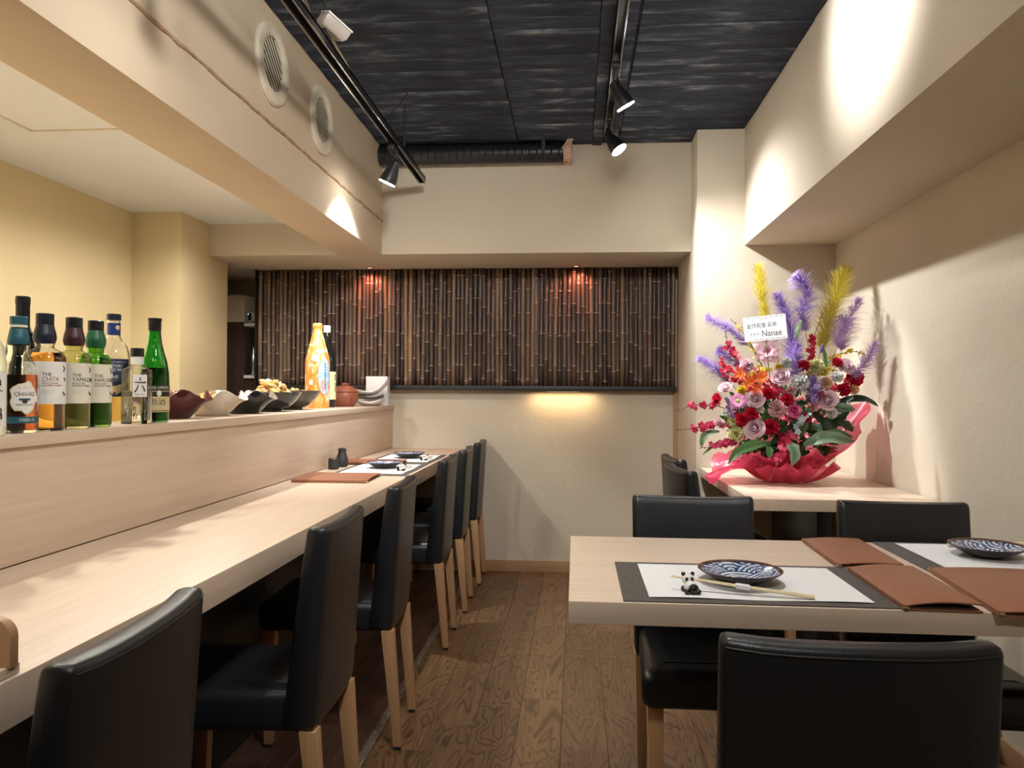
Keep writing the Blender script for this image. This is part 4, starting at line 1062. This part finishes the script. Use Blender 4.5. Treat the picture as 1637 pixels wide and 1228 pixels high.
# alcove shelf unit with little camera
al = thing('alcove_shelf_unit', 'dark brown shelf unit with white shelves in the alcove', 'shelf', (-2.3, 5.4, 0))
obj('side_panel', MB().box(-.28, -.018, -.18, .2, 0, 1.668), 'cabinet', al, smooth=False)
obj('back_panel', MB().box(-.018, .14, .19, .2, 0, 1.65), 'cabinet', al, smooth=False)
for z in (1.640, 1.275): obj('shelf_board', MB().box(-.0175, .14, -.19, .188, z, z + .022), 'white_plastic', al, bevel=.002)
obj('lower_cupboard', MB().box(-.0175, .14, -.16, .188, 0, 1.27), 'cabinet', al, smooth=False)
struct('wall_alcove_step', MB().box(-2.62, -2.318, 5.22, 5.62, 1.67, 1.86), 'plaster')
q = atY(398.5, 511, 5.3)
sc_c = thing('security_camera', 'small white square camera with black face on the alcove shelf', 'camera', (q.x, 5.3, 1.6622), -.05)
obj('foot', MB().box(-.016, .016, -.018, .018, 0, .006), 'white_plastic', sc_c, bevel=.002)
obj('stem', MB().tube([(0, 0, .005), (0, .004, .03)], .004, 8), 'white_plastic', sc_c)
cb = obj('body', MB().box(-.033, .033, -.018, .022, .018, .084), 'white_plastic', sc_c, bevel=.010, seg=3)
obj('face', MB().box(-.026, .026, -.0205, -.017, .025, .077), 'black', cb, bevel=.004)
obj('lens', MB().tube([(0, -.0206, .052), (0, -.0235, .052)], .012, 16), 'dark_glass', cb)
M['led_blue'] = emit('led_blue', (.3, .5, 1), 3); obj('indicator', MB().tube([(.002, -.0206, .069), (.002, -.0225, .069)], .003, 10), 'led_blue', cb)
fa = thing('steel_flask', 'slim steel bottle standing on the lower alcove shelf', 'bottle', (-2.285, 5.30, 1.2975)); M['steel'] = plain('steel', (.6, .6, .6), .2, metallic=1.0)
obj('body', MB().lathe([(.022, 0), (.024, .003), (.024, .14), (.014, .165), (.012, .18)], 20), 'steel', fa); obj('stopper', MB().lathe([(.014, .18), (.014, .20), (.0005, .202)], 16), 'steel', fa)

# ================================================================== THE FLOWER ARRANGEMENT
FB = Vector((.965, 3.70, T2Z + .0008))
fa_ = thing('flower_arrangement', 'large flower arrangement in pink wrapping on the back table by the right wall', 'flowers', tuple(FB))
FC = Vector((.965, 3.72, 1.00))
def fpos(px, py, dy=0.0):
    u, v = (px - 1240) / 175, (py - 640) / 165
    return atY(px, py, 3.70 - .19 * max(-.5, 1 - .75 * u * u - .65 * v * v) + dy)
def face(p, k=.55):
    out = (p - FC).normalized(); c = (Vector((0, 0, CAMH)) - p).normalized()
    return (out * (1 - k) + c * k).normalized()
def tipmesh(b, name, m, tips):
    me = bpy.data.meshes.new(name); me.from_pydata(b.v, [], b.f); me.validate()
    for p in me.polygons: p.use_smooth = True
    at = me.attributes.new('tip', 'FLOAT', 'POINT'); at.data.foreach_set('value', tips)
    me.materials.append(m if not isinstance(m, str) else M[m]); return me
class PB(MB):
    def __init__(s): super().__init__(); s.t = []
    def petal(s, fn, nu=4, nv=5):
        s.grid(fn, nu, nv)
        s.t += [j / nv for i in range(nu + 1) for j in range(nv + 1)]
def rose_mesh(R, m, n=22, seed=0, openness=1.0):
    b = PB(); rv = random.Random(seed)
    for k in range(n):
        f = (k + .3) / n; ang = k * 2.22 + rv.uniform(-.15, .15)
        rm = R * (.10 + .84 * f ** 1.1 * (.45 + .55 * openness)); zt = R * (.62 - .50 * f ** 1.6 * openness); wd = math.radians(85 - 40 * f); inn = smoothstep(1 - f * 1.8); wob = rv.uniform(-.05, .05) * R
        def fn(u, v):
            a = (u - .5) * 2; vv = v * (1 - .10 * a * a * a * a)
            r = R * .06 + (rm - R * .06) * math.sin(min(1, vv / .7) * PI / 2)
            e = smoothstep((vv - .68) / .32)
            r = r * (1 - .55 * inn * e) + R * .15 * e * (1 - inn) * (1 - .5 * a * a) + wob * vv + R * .035 * a * a * (1 - inn)
            z = -.45 * R + (zt + .45 * R) * vv ** .8 - R * .16 * e * e * (1 - inn) * f
            th = ang + a * wd
            return (r * math.cos(th), r * math.sin(th), z)
        b.petal(fn, 7, 7)
    return tipmesh(b, 'rose', m, b.t)
def carn_mesh(R, m, n=46, seed=0):
    b = PB(); rv = random.Random(seed)
    for k in range(n):
        f = (k + .5) / n; pol = math.acos(1 - f * 1.15); az = k * 2.399; d = Vector((math.sin(pol) * math.cos(az), math.sin(pol) * math.sin(az), math.cos(pol)))
        s = d.cross(Vector((rv.uniform(-1, 1), rv.uniform(-1, 1), .3))).normalized(); nn = s.cross(d); ph = rv.random() * 6; L = R * rv.uniform(.85, 1.05); w2 = R * rv.uniform(.34, .46)
        def fn(u, v):
            a = (u - .5) * 2; rad = L * (.12 + .88 * v) * (1 - .10 * a * a + .07 * v * math.cos(a * 11 + ph))
            return d * rad + s * (a * w2 * (.15 + .85 * v)) + nn * (R * .13 * v * v * math.sin(a * 6 + ph))
        b.petal(fn, 6, 3)
    return tipmesh(b, 'carnation', m, b.t)
def star_mesh(R, m, n, rows=1, wd=.16, curl=.3, seed=0, lift=.25, name='star_flower', wave=0.0):
    b = PB(); rv = random.Random(seed)
    for r_ in range(rows):
        for k in range(n):
            ang = 2 * PI * (k + .5 * r_) / n + rv.uniform(-.06, .06); L = R * (1 - .22 * r_) * rv.uniform(.9, 1.05); lf = lift + .35 * r_; ph = rv.random() * 6
            def fn(u, v):
                a = (u - .5) * 2; w_ = wd * R * math.sin(PI * min(1, .08 + v * .92)) ** .8
                x = L * v * math.cos(lf * .6); z = L * (lf * v - curl * v * v * 1.2) - .02 * R * a * a + wave * R * math.sin(v * 9 + ph); y = a * w_
                return (x * math.cos(ang) - y * math.sin(ang), x * math.sin(ang) + y * math.cos(ang), z)
            b.petal(fn, 2, 6)
    return tipmesh(b, name, m, b.t)
P_ = dict(lilac=petal_mat('petal_lilac', (.86, .68, .75), (.62, .30, .42)), magenta=petal_mat('petal_magenta', (.72, .14, .36), (.5, .03, .16)), red=petal_mat('petal_red', (.62, .012, .05), (.35, .005, .02)),
          pink=petal_mat('petal_pink', (.80, .50, .55), (.75, .30, .38)), cream=petal_mat('petal_cream', (.74, .72, .38), (.60, .62, .20)), white=petal_mat('petal_white', (.78, .78, .78), (.70, .72, .62)),
          peach=petal_mat('petal_peach', (.80, .52, .30), (.75, .40, .15)), hotpink=petal_mat('petal_hotpink', (.80, .30, .62), (.85, .62, .60)), lily=petal_mat('petal_lily', (.82, .60, .68), (.72, .14, .34)),
          orange=petal_mat('petal_orange', (.70, .05, .03), (.85, .35, .04)), yellow=petal_mat('petal_yellow', (.80, .62, .04), (.70, .45, .03)), orchid=petal_mat('petal_orchid', (.48, .010, .06), (.55, .06, .14)),
          purple=petal_mat('petal_purple', (.50, .36, .70), (.30, .18, .50)), violet=petal_mat('petal_violet', (.34, .22, .58), (.20, .12, .38)), mauve=petal_mat('petal_mauve', (.62, .44, .68), (.46, .28, .50)), straw=petal_mat('petal_straw', (.72, .62, .10), (.60, .48, .03)),
          blue=petal_mat('petal_blue', (.62, .70, .80), (.5, .6, .6)), leaf=petal_mat('leaf_green', (.075, .18, .055), (.03, .09, .03), .3), leafd=petal_mat('leaf_dark', (.018, .045, .022), (.015, .035, .018), .3), leafb=petal_mat('leaf_blue', (.20, .32, .20), (.045, .12, .07), .4))
def put(name, me, p, d, s=1.0, roll=None, label=None, spin=None):
    o = bpy.data.objects.new(name, me); link(o, fa_); o.location = p - FB
    q = d.to_track_quat('Z', 'Y')
    if spin is not None: q = q @ Euler((0, 0, spin)).to_quaternion()
    o.rotation_mode = 'QUATERNION'; o.rotation_quaternion = q; o.scale = (s, s, s)
    if label: o['label'] = label
    return o
rr = random.Random(77)
ros = [rose_mesh(.046, P_['lilac'], 24, k) for k in range(3)]
for i, (x, y, s) in enumerate(((1248.5, 601, 1.0), (1323, 640, 1.12), (1206, 685, 1.1), (1207, 637, .95), (1352, 586, .9), (1236, 570, .6))):
    p = fpos(x, y, -.02); put('rose', ros[i % 3], p, face(p), s, spin=rr.random() * 6)
p = fpos(1160, 621); put('rose', rose_mesh(.044, P_['lilac'], 18, 9, .45), p, Vector((-.45, -.5, .7)), .95)
p = fpos(1270, 656, -.03); put('rose', rose_mesh(.032, P_['magenta'], 20, 5), p, face(p), 1, label='small magenta rose')
p = fpos(1147, 638); put('rose', rose_mesh(.036, P_['red'], 18, 6, .5), p, Vector((-.7, -.6, .3)), 1, label='red rose')
car = {}
for i, (x, y, s, c) in enumerate(((1243, 654, 1.05, 'pink'), (1202, 662, .85, 'red'), (1232, 683, 1.0, 'red'), (1366, 605, 1.05, 'red'), (1349, 624, .8, 'red'), (1338, 580, .62, 'red'), (1177, 694, .95, 'cream'), (1171, 674, .6, 'cream'), (1303, 588, 1.05, 'cream'),
        (1279, 612, 1.1, 'white'), (1256, 581, .75, 'white'), (1338, 603, .7, 'white'), (1329, 660, .7, 'white'), (1320, 613, .72, 'peach'), (1364, 623, .62, 'peach'), (1194, 585, .85, 'lily'), (1213, 655, .5, 'white'), (1150, 676, .45, 'pink'), (1258, 640, .8, 'red'), (1290, 668, .6, 'red'), (1228, 630, .75, 'red'), (1186, 672, .8, 'red'), (1300, 650, .6, 'pink'), (1285, 585, .7, 'red'), (1316, 595, .55, 'yellow'), (1265, 625, .6, 'pink'), (1164, 660, .55, 'white'), (1310, 632, .6, 'red'), (1246, 590, .6, 'yellow'), (1186, 625, .6, 'yellow'), (1252, 700, .6, 'orchid'))):
    if c not in car: car[c] = carn_mesh(.040, P_[c], 46, len(car))
    p = fpos(x, y, -.01); put('carnation', car[c], p, face(p), s, spin=rr.random() * 6)
p = fpos(1227, 562, -.03); put('lily', star_mesh(.075, P_['lily'], 7, 3, .20, .45, 3, .45, 'lily', .03), p, face(p, .8), 1)
p = fpos(1180, 641, -.03); g = put('gerbera', star_mesh(.044, P_['hotpink'], 22, 2, .10, .15, 4, .12, 'gerbera'), p, face(p, .7), 1); obj('flower_eye', MB().ball((0, 0, .006), .009, 10, 6, 1, 1, .5), P_['cream'], g)
for i, (x, y, s) in enumerate(((1197, 612, 1), (1218, 606, 1.05), (1184, 600, .9), (1210, 622, .9))):
    p = fpos(x, y, -.03); put('flame_lily', star_mesh(.05, P_['orange'], 7, 2, .075, -.3, 20 + i, .3, 'flame_lily', .06), p, face(p, .6), s)
# sprays of small florets on a curved stem
M['stem'] = plain('stem', (.10, .13, .04), .5, .2); M['stem_red'] = plain('stem_red', (.16, .04, .03), .5, .2)
def curve_pts(P, n=5):
    P = [Vector(p) for p in P]; out = []
    for i in range(len(P) - 1):
        p0, p1, p2, p3 = P[max(i - 1, 0)], P[i], P[i + 1], P[min(i + 2, len(P) - 1)]
        for k in range(n):
            t = k / n; out.append(.5 * ((2 * p1) + (p2 - p0) * t + (2 * p0 - 5 * p1 + 4 * p2 - p3) * t * t + (3 * p1 - p0 - 3 * p2 + p3) * t ** 3))
    return out + [P[-1]]
def spray(name, pts, m, n, size, spread, seed, tipbare=.15, stem='stem_red', npet=5):
    rv = random.Random(seed); C = curve_pts([p - FB for p in pts], 6); b = PB()
    for k in range(n):
        f = rv.random() * (1 - tipbare); i = f * (len(C) - 1); j = int(i); c = C[j].lerp(C[min(j + 1, len(C) - 1)], i - j)
        off = Vector((rv.gauss(0, 1), rv.gauss(0, 1) - .4, rv.gauss(0, 1))) * spread * (1 - .6 * f); c = c + off
        d = (off + Vector((rv.uniform(-.02, .02), -.03, rv.uniform(-.01, .02)))).normalized(); q = d.to_track_quat('Z', 'Y'); s = size * rv.uniform(.7, 1.15) * (1 - .35 * f)
        for w_ in range(npet):
            an = 2 * PI * w_ / npet + rv.uniform(-.2, .2); o0 = len(b.v)
            for (r_, ww, z, tp) in ((0, .08, 0, 0), (.55, .36, .18, .6), (1, .05, .10 + rv.uniform(-.2, .2), 1)):
                for sg in (-1, 1):
                    b.v.append(tuple(c + q @ Vector(((r_ * math.cos(an) - sg * ww * math.sin(an)) * s, (r_ * math.sin(an) + sg * ww * math.cos(an)) * s, z * s)))); b.t.append(tp)
            b.f += [(o0, o0 + 1, o0 + 3, o0 + 2), (o0 + 2, o0 + 3, o0 + 5, o0 + 4)]
    o = bpy.data.objects.new(name, tipmesh(b, name, m, b.t)); link(o, fa_)
    sm = MB().tube(C, [.0022 * (1 - .6 * i / len(C)) + .0004 for i in range(len(C))], 5)
    for k in range(5): sm.ball(C[-1 - k] + Vector((rv.uniform(-.004, .004), 0, rv.uniform(-.004, .004))), .0032, 6, 5)
    o['kind'] = 'stuff'; obj('stem', sm, stem, o); return o
S = lambda *q: [atY(x, y, Y) for x, y, Y in q]
spray('orchid_spray', S((1185, 668, 3.60), (1150, 650, 3.58), (1110, 648, 3.56), (1078, 657, 3.55)), P_['orchid'], 26, .019, .012, 1, .22)
spray('orchid_spray', S((1190, 690, 3.58), (1150, 680, 3.56), (1115, 684, 3.54), (1081, 688, 3.53)), P_['orchid'], 26, .020, .012, 2, .22)
spray('orchid_spray', S((1195, 680, 3.56), (1172, 700, 3.54), (1150, 712, 3.53), (1120, 716, 3.52)), P_['orchid'], 36, .019, .016, 3, .12)
spray('orchid_spray', S((1210, 630, 3.60), (1185, 585, 3.62), (1165, 555, 3.64), (1160, 530, 3.66)), P_['orchid'], 34, .018, .013, 4, .25)
spray('orchid_spray', S((1215, 640, 3.58), (1180, 610, 3.6), (1160, 590, 3.62), (1150, 570, 3.64)), P_['red'], 40, .018, .018, 5)
spray('orchid_spray', S((1300, 600, 3.62), (1296, 560, 3.66), (1304, 530, 3.68), (1316, 500, 3.70)), P_['red'], 46, .016, .011, 6, .42)
spray('orchid_spray', S((1262, 690, 3.50), (1252, 718, 3.46), (1244, 738, 3.44), (1230, 768, 3.43)), P_['orchid'], 46, .018, .010, 7, .3)
spray('orchid_spray', S((1265, 660, 3.56), (1245, 630, 3.53), (1225, 615, 3.54), (1205, 590, 3.58)), P_['orchid'], 70, .016, .018, 8, .05)
spray('orchid_spray', S((1300, 650, 3.6), (1320, 630, 3.6), (1350, 612, 3.62), (1375, 596, 3.66)), P_['red'], 50, .016, .013, 9, .05)
spray('yellow_spray', S((1225, 600, 3.62), (1205, 560, 3.64), (1190, 535, 3.66), (1168, 510, 3.68)), P_['yellow'], 42, .011, .012, 10, .1, 'stem')
spray('yellow_spray', S((1250, 610, 3.56), (1222, 590, 3.55), (1200, 605, 3.54), (1190, 622, 3.54)), P_['yellow'], 44, .012, .014, 11, .05, 'stem')
spray('yellow_spray', S((1290, 610, 3.6), (1330, 575, 3.64), (1360, 562, 3.68), (1388, 568, 3.70)), P_['yellow'], 36, .011, .012, 12, .05, 'stem')
spray('yellow_spray', S((1280, 610, 3.6), (1300, 592, 3.60), (1325, 590, 3.6), (1340, 598, 3.62)), P_['yellow'], 36, .012, .012, 13, .05, 'stem')
spray('yellow_spray', S((1255, 600, 3.56), (1245, 580, 3.55), (1240, 568, 3.56)), P_['yellow'], 24, .012, .010, 14, .05, 'stem')
spray('blue_spray', S((1275, 690, 3.52), (1282, 672, 3.49), (1292, 664, 3.48)), P_['blue'], 14, .015, .010, 15, .0, 'stem')
# feathery plumes
def plume(name, pts, m, wd, n, seed, sw=.0010, droop=0.0, ln=.055, label=None):
    rv = random.Random(seed); C = curve_pts([p - FB for p in pts], 8); b = PB()
    for k in range(n):
        f = rv.random() ** .85; i = f * (len(C) - 1.001); j = int(i); c = C[j].lerp(C[j + 1], i - j); ax = (C[min(j + 2, len(C) - 1)] - C[max(0, j - 1)]).normalized()
        a = rv.random() * 2 * PI; s1 = ax.orthogonal().normalized(); s2 = ax.cross(s1); rad = s1 * math.cos(a) + s2 * math.sin(a)
        W_ = 1.7 * wd * (.25 + 1.0 * math.sin(PI * (.12 + .80 * f)) ** .9) * rv.uniform(.25, 1.1); L = ln * rv.uniform(.5, 1.2) * (1 - .35 * f)
        c = c + rad * W_ * rv.uniform(0, .35); e1 = c + rad * W_ * .55 + ax * L * .40; e2 = c + rad * W_ + ax * L * (.8 - droop) + Vector((0, 0, -droop * .03)) + Vector((rv.gauss(0, 1), rv.gauss(0, 1), rv.gauss(0, 1))) * .003
        sd = rad.cross(ax).normalized() * sw * rv.uniform(.7, 1.4); o0 = len(b.v)
        b.v += [tuple(c - sd), tuple(c + sd), tuple(e1 + sd), tuple(e1 - sd), tuple(e2)]; b.t += [.2, .2, .7, .7, 1]
        b.f += [(o0, o0 + 1, o0 + 2, o0 + 3), (o0 + 3, o0 + 2, o0 + 4)]
    o = bpy.data.objects.new(name, tipmesh(b, name, m, b.t)); link(o, fa_); o['kind'] = 'stuff'
    obj('stem', MB().tube([C[0] + (C[0] - C[1]).normalized() * .10] + C, .0016, 5), 'stem', o)
    if label: o['label'] = label
    return o
plume('pampas_plume', S((1224, 516, 3.66), (1218, 470, 3.68), (1213, 428, 3.70)), P_['straw'], .026, 900, 1, .0012, label='yellow pampas plume')
plume('pampas_plume', S((1312, 560, 3.70), (1328, 500, 3.73), (1350, 434, 3.76)), P_['straw'], .040, 1500, 2, .0013, ln=.075, label='yellow pampas plume')
plume('pampas_plume', S((1268, 590, 3.62), (1264, 530, 3.62), (1244, 474, 3.64)), P_['violet'], .034, 1300, 3, .0012, label='deep purple plume')
plume('pampas_plume', S((1288, 530, 3.68), (1284, 500, 3.68), (1290, 462, 3.68), (1272, 442, 3.68)), P_['purple'], .046, 1500, 4, .0011, .2, label='purple plume')
plume('pampas_plume', S((1196, 552, 3.66), (1165, 525, 3.68), (1130, 508, 3.70)), P_['purple'], .030, 800, 5, .0010, .3, label='purple plume')
plume('pampas_plume', S((1190, 590, 3.66), (1165, 572, 3.68), (1150, 560, 3.70)), P_['purple'], .030, 600, 6, .0010, .3, label='purple plume')
plume('pampas_plume', S((1165, 610, 3.66), (1145, 590, 3.68), (1117, 573, 3.70)), P_['purple'], .030, 700, 7, .0010, .3, label='purple plume')
plume('pampas_plume', S((1338, 556, 3.64), (1352, 520, 3.63), (1373, 480, 3.62)), P_['mauve'], .032, 700, 8, .0012, .1, label='mauve plume')
plume('pampas_plume', S((1345, 560, 3.66), (1347, 535, 3.66), (1350, 512, 3.67)), P_['mauve'], .048, 700, 9, .0012, .2, label='mauve plume')
plume('pampas_plume', S((1360, 604, 3.56), (1384, 580, 3.53), (1400, 550, 3.50)), P_['mauve'], .030, 700, 10, .0011, .2, label='mauve plume')
plume('statice', S((1272, 615, 3.52), (1272, 580, 3.55), (1270, 550, 3.58)), P_['purple'], .026, 900, 11, .0015, .1, .03, label='purple feathery bloom')
plume('statice', S((1298, 646, 3.50), (1298, 625, 3.51), (1297, 606, 3.53)), P_['purple'], .030, 700, 12, .0015, .1, .03, label='purple feathery bloom')
# leaves
def leaf(pts, wd, m, seed=0, name='leaf', label=None, fold=.25):
    C = curve_pts([p - FB for p in pts], 5); n = len(C); b = PB(); rv = random.Random(seed)
    for i, c in enumerate(C):
        f = i / (n - 1); ax = (C[min(i + 1, n - 1)] - C[max(i - 1, 0)]).normalized(); sd = ax.cross(Vector((.25, -.8, .5)).normalized()).normalized(); up = sd.cross(ax); w_ = .86 * wd * math.sin(PI * min(.985, .06 + .94 * f)) ** .9 * (1 + .10 * math.sin(f * 17 + seed))
        for a in (-1, -.5, 0, .5, 1): b.v.append(tuple(c + sd * w_ * a + up * w_ * fold * abs(a))); b.t.append(.2 + .8 * abs(a))
    for i in range(n - 1):
        for j in range(4): o0 = i * 5 + j; b.f.append((o0, o0 + 1, o0 + 6, o0 + 5))
    o = bpy.data.objects.new(name, tipmesh(b, name, P_[m], b.t)); link(o, fa_)
    if label: o['label'] = label
leaf(S((1232, 708, 3.50), (1205, 712, 3.46), (1180, 722, 3.44), (1164, 742, 3.43)), .026, 'leaf', 1)
leaf(S((1258, 705, 3.48), (1266, 715, 3.45), (1270, 728, 3.44), (1266, 745, 3.44)), .034, 'leafb', 2)
leaf(S((1285, 712, 3.50), (1315, 700, 3.48), (1345, 702, 3.50), (1366, 706, 3.53)), .036, 'leafb', 3)
leaf(S((1300, 700, 3.54), (1335, 692, 3.54), (1365, 700, 3.58)), .022, 'leaf', 4)
leaf(S((1330, 655, 3.60), (1355, 640, 3.60), (1385, 640, 3.55), (1404, 650, 3.52)), .026, 'leafd', 5)
leaf(S((1150, 690, 3.60), (1130, 693, 3.58), (1122, 705, 3.57), (1122, 715, 3.57)), .018, 'leafb', 6)
leaf(S((1165, 705, 3.56), (1145, 710, 3.55), (1122, 728, 3.54)), .009, 'leaf', 7)
leaf(S((1228, 712, 3.49), (1230, 722, 3.46), (1228, 732, 3.45)), .020, 'leaf', 8)
for i, (x, y, dx, dy, w_, m) in enumerate(((1338, 665, 14, -6, .034, 'leafd'), (1348, 678, 12, 8, .03, 'leafd'), (1330, 680, -10, 8, .034, 'leafd'), (1345, 652, 16, 2, .028, 'leafb'), (1306, 684, 12, 6, .026, 'leafb'), (1280, 690, 8, -14, .022, 'leaf'), (1290, 640, -14, 6, .022, 'leaf'),
     (1222, 668, 8, -14, .018, 'leaf'), (1190, 660, -10, -10, .016, 'leaf'), (1275, 528, -4, 14, .0, 'leaf'), (1318, 566, 2, 16, .012, 'leaf'), (1260, 690, -20, 14, .03, 'leafd'), (1310, 670, 16, 16, .03, 'leafd'), (1240, 712, -16, 4, .026, 'leafd'))):
    if w_ == 0: continue
    p = [fpos(x + dx * t, y + dy * t, .02 - .02 * t) for t in (-.8, 0, .8, 1.4)]; leaf(p, w_, m, 30 + i)
# lily bud, violet buds, berries
p = atY(1275, 528, 3.60) - FB; ax = Vector((.30, -.1, .95)).normalized()
obj('lily_bud', MB().tube([p - ax * .045, p - ax * .03, p, p + ax * .03, p + ax * .05], [.003, .010, .014, .009, .001], 10), plain('bud_green', (.34, .52, .24), .5), fa_)
for (x, y, dx) in ((1314, 556, .1), (1165, 652, -.5), (1170, 662, -.6), (1163, 640, -.4)):
    p = fpos(x, y, -.02) - FB; ax = Vector((dx, -.3, .9)).normalized(); obj('violet_bud', MB().tube([p - ax * .025, p - ax * .012, p, p + ax * .018], [.003, .008, .009, .002], 8), P_['violet'] if dx > 0 else P_['purple'], fa_)
M['berry'] = plain('berry', (.66, .20, .20), .3)
for (x, y) in ((1275, 638), (1281, 636), (1286, 638), (1293, 647), (1276, 700), (1268, 697)):
    p = fpos(x, y, -.04) - FB; obj('berry', MB().ball(p, .0085, 10, 8, 1, 1, 1.15), 'berry', fa_)
# dark foliage filling
b = PB(); rv = random.Random(5)
for k in range(700):
    d = Vector((rv.gauss(0, 1), rv.gauss(0, 1), rv.gauss(0, 1))).normalized() * rv.random() ** .4; c = FC - FB + Vector((d.x * .27, d.y * .13 - .02, d.z * .21 + .05)); ax = (d + Vector((rv.uniform(-.5, .5), -.2, rv.uniform(-.3, .6)))).normalized(); sd = ax.cross(Vector((rv.uniform(-1, 1), rv.uniform(-1, 1), rv.uniform(-1, 1)))).normalized(); L = rv.uniform(.03, .06); w_ = L * rv.uniform(.16, .3); o0 = len(b.v)
    up = sd.cross(ax) * w_ * .4
    for (f, w2) in ((0, .15), (.35, 1), (.7, .8), (1, .05)):
        for a in (-1, 0, 1): b.v.append(tuple(c + ax * L * f + sd * w_ * w2 * a + up * abs(a))); b.t.append(f)
    for i in range(3):
        for j in range(2): q = o0 + i * 3 + j; b.f.append((q, q + 1, q + 4, q + 3))
o = bpy.data.objects.new('foliage', tipmesh(b, 'foliage', P_['leaf'], b.t)); link(o, fa_); o['kind'] = 'stuff'
obj('vase', MB().lathe([(.06, .003), (.075, .006), (.095, .13), (.10, .15), (.096, .15), (.0005, .13)], 28), 'ceramic_black', fa_)
# pink wrapping
b = MB(); n = 120; nv = 12; loops = []
KEY = [(-180, .345, -.020, 1), (-150, .40, .045, 1), (-125, .27, .14, 1), (-90, .205, .150, 1), (-60, .25, .135, 1), (-35, .33, .20, 1), (-10, .375, .34, 1), (20, .355, .38, 1), (60, .25, .34, 1), (110, .24, .30, 1), (150, .28, .12, 1), (180, .345, -.020, 1)]
def key(th):
    for (a0, r0, z0, _), (a1, r1, z1, _) in zip(KEY[:-1], KEY[1:]):
        if a0 <= th <= a1: f = smoothstep((th - a0) / (a1 - a0)); return r0 + (r1 - r0) * f, z0 + (z1 - z0) * f
    return KEY[0][1:3]
for i in range(nv + 1):
    v = i / nv; lp = []
    for j in range(n):
        deg = -180 + 360 * j / n; a = math.radians(deg); R1, Z1_ = key(deg); k = v ** 1.4
        r = .085 + (R1 - .085) * v + k * .020 * math.sin(a * 9 + 1.5 * v) + .010 * k * math.sin(a * 23)
        z = .004 + max(0, Z1_) * v ** 1.35 + min(0, Z1_) * smoothstep((v - .8) / .2) + (.06 if Z1_ < .06 else .02) * math.sin(PI * min(1, v * 1.02)) + k * .016 * math.sin(a * 11 + 2) * (1 if Z1_ > .03 else .5) + .006 * k * math.sin(a * 31 + v * 5)
        lp.append((r * math.cos(a), r * math.sin(a) * .92 - .02, max(.003 if r < .27 or Z1_ > -.01 else -.03, z)))
    loops.append(lp)
wr = obj('wrapping_sheet', MB().loft(loops, True, False), 'wrap', fa_, sharp=50)
b = MB(); loops = []
for i in range(7):
    v = i / 6; loops.append([((.09 + (.13 + .02 * math.sin(5 * q)) * v) * math.cos(-2.9 + 2.6 * q / 40) * 1.05 + .0, (.09 + .14 * v) * math.sin(-2.9 + 2.6 * q / 40) - .03, .004 + .085 * v ** 1.6 + .012 * v * math.sin(q * 1.1 + v) + .006 * math.sin(q * .47)) for q in range(41)])
obj('wrapping_fold', MB().loft(loops, False, False, False), 'wrap', fa_)
M['cello'] = glass('cello', (1, 1, 1), .05, 1.05)
# message card on a pick
c0 = atY(1223, 524.5, 3.49) - FB
cd = obj('message_card', MB().box(-.0900, .0900, -.0008, .0008, -.0550, .0550), 'white_box', fa_, smooth=False); cd.location = c0; cd.rotation_euler = (-.08, math.radians(-5.2), -.22)
obj('card_pick', MB().tube([(0, .004, -.05), (0, .02, -.22)], .002, 6), 'stem', cd)
def card_text(body, size, x, z, m, sq=1.0):
    vs, fs = text_mesh(body, size, .0001, 'CENTER', sq); obj('lettering', MB().add([(x + a, -.0011 - c, z + b2) for a, b2, c in vs], fs), m, cd, smooth=False)
M['ink_teal'] = plain('ink_teal', (.05, .10, .12), .6); M['print_pink'] = plain('print_pink', (.75, .45, .52), .6); M['print_grey'] = plain('print_grey', (.40, .38, .42), .6)
card_text('創作和食 彩朱', .026, -.012, .012, 'ink_teal', .78); card_text('クラブ', .017, -.048, -.027, 'ink', .85); card_text('Nanae', .040, .026, -.025, 'ink', .82)
for z in (.048, -.049):
    for k in range(22):
        xx = -.082 + k * .0078; s = .0014 + .0008 * ((k * 7) % 3); obj('border_dot', MB().box(xx, xx + .0046, -.0012, -.0008, z - s, z + s), 'print_grey', cd, smooth=False)
for k in range(5): xx = -.012 + k * .006; obj('print_flower', MB().ball((xx, -.0008, .040 + .003 * math.sin(k * 2.3)), .0032, 8, 4, 1, .15, 1), 'print_pink', cd)
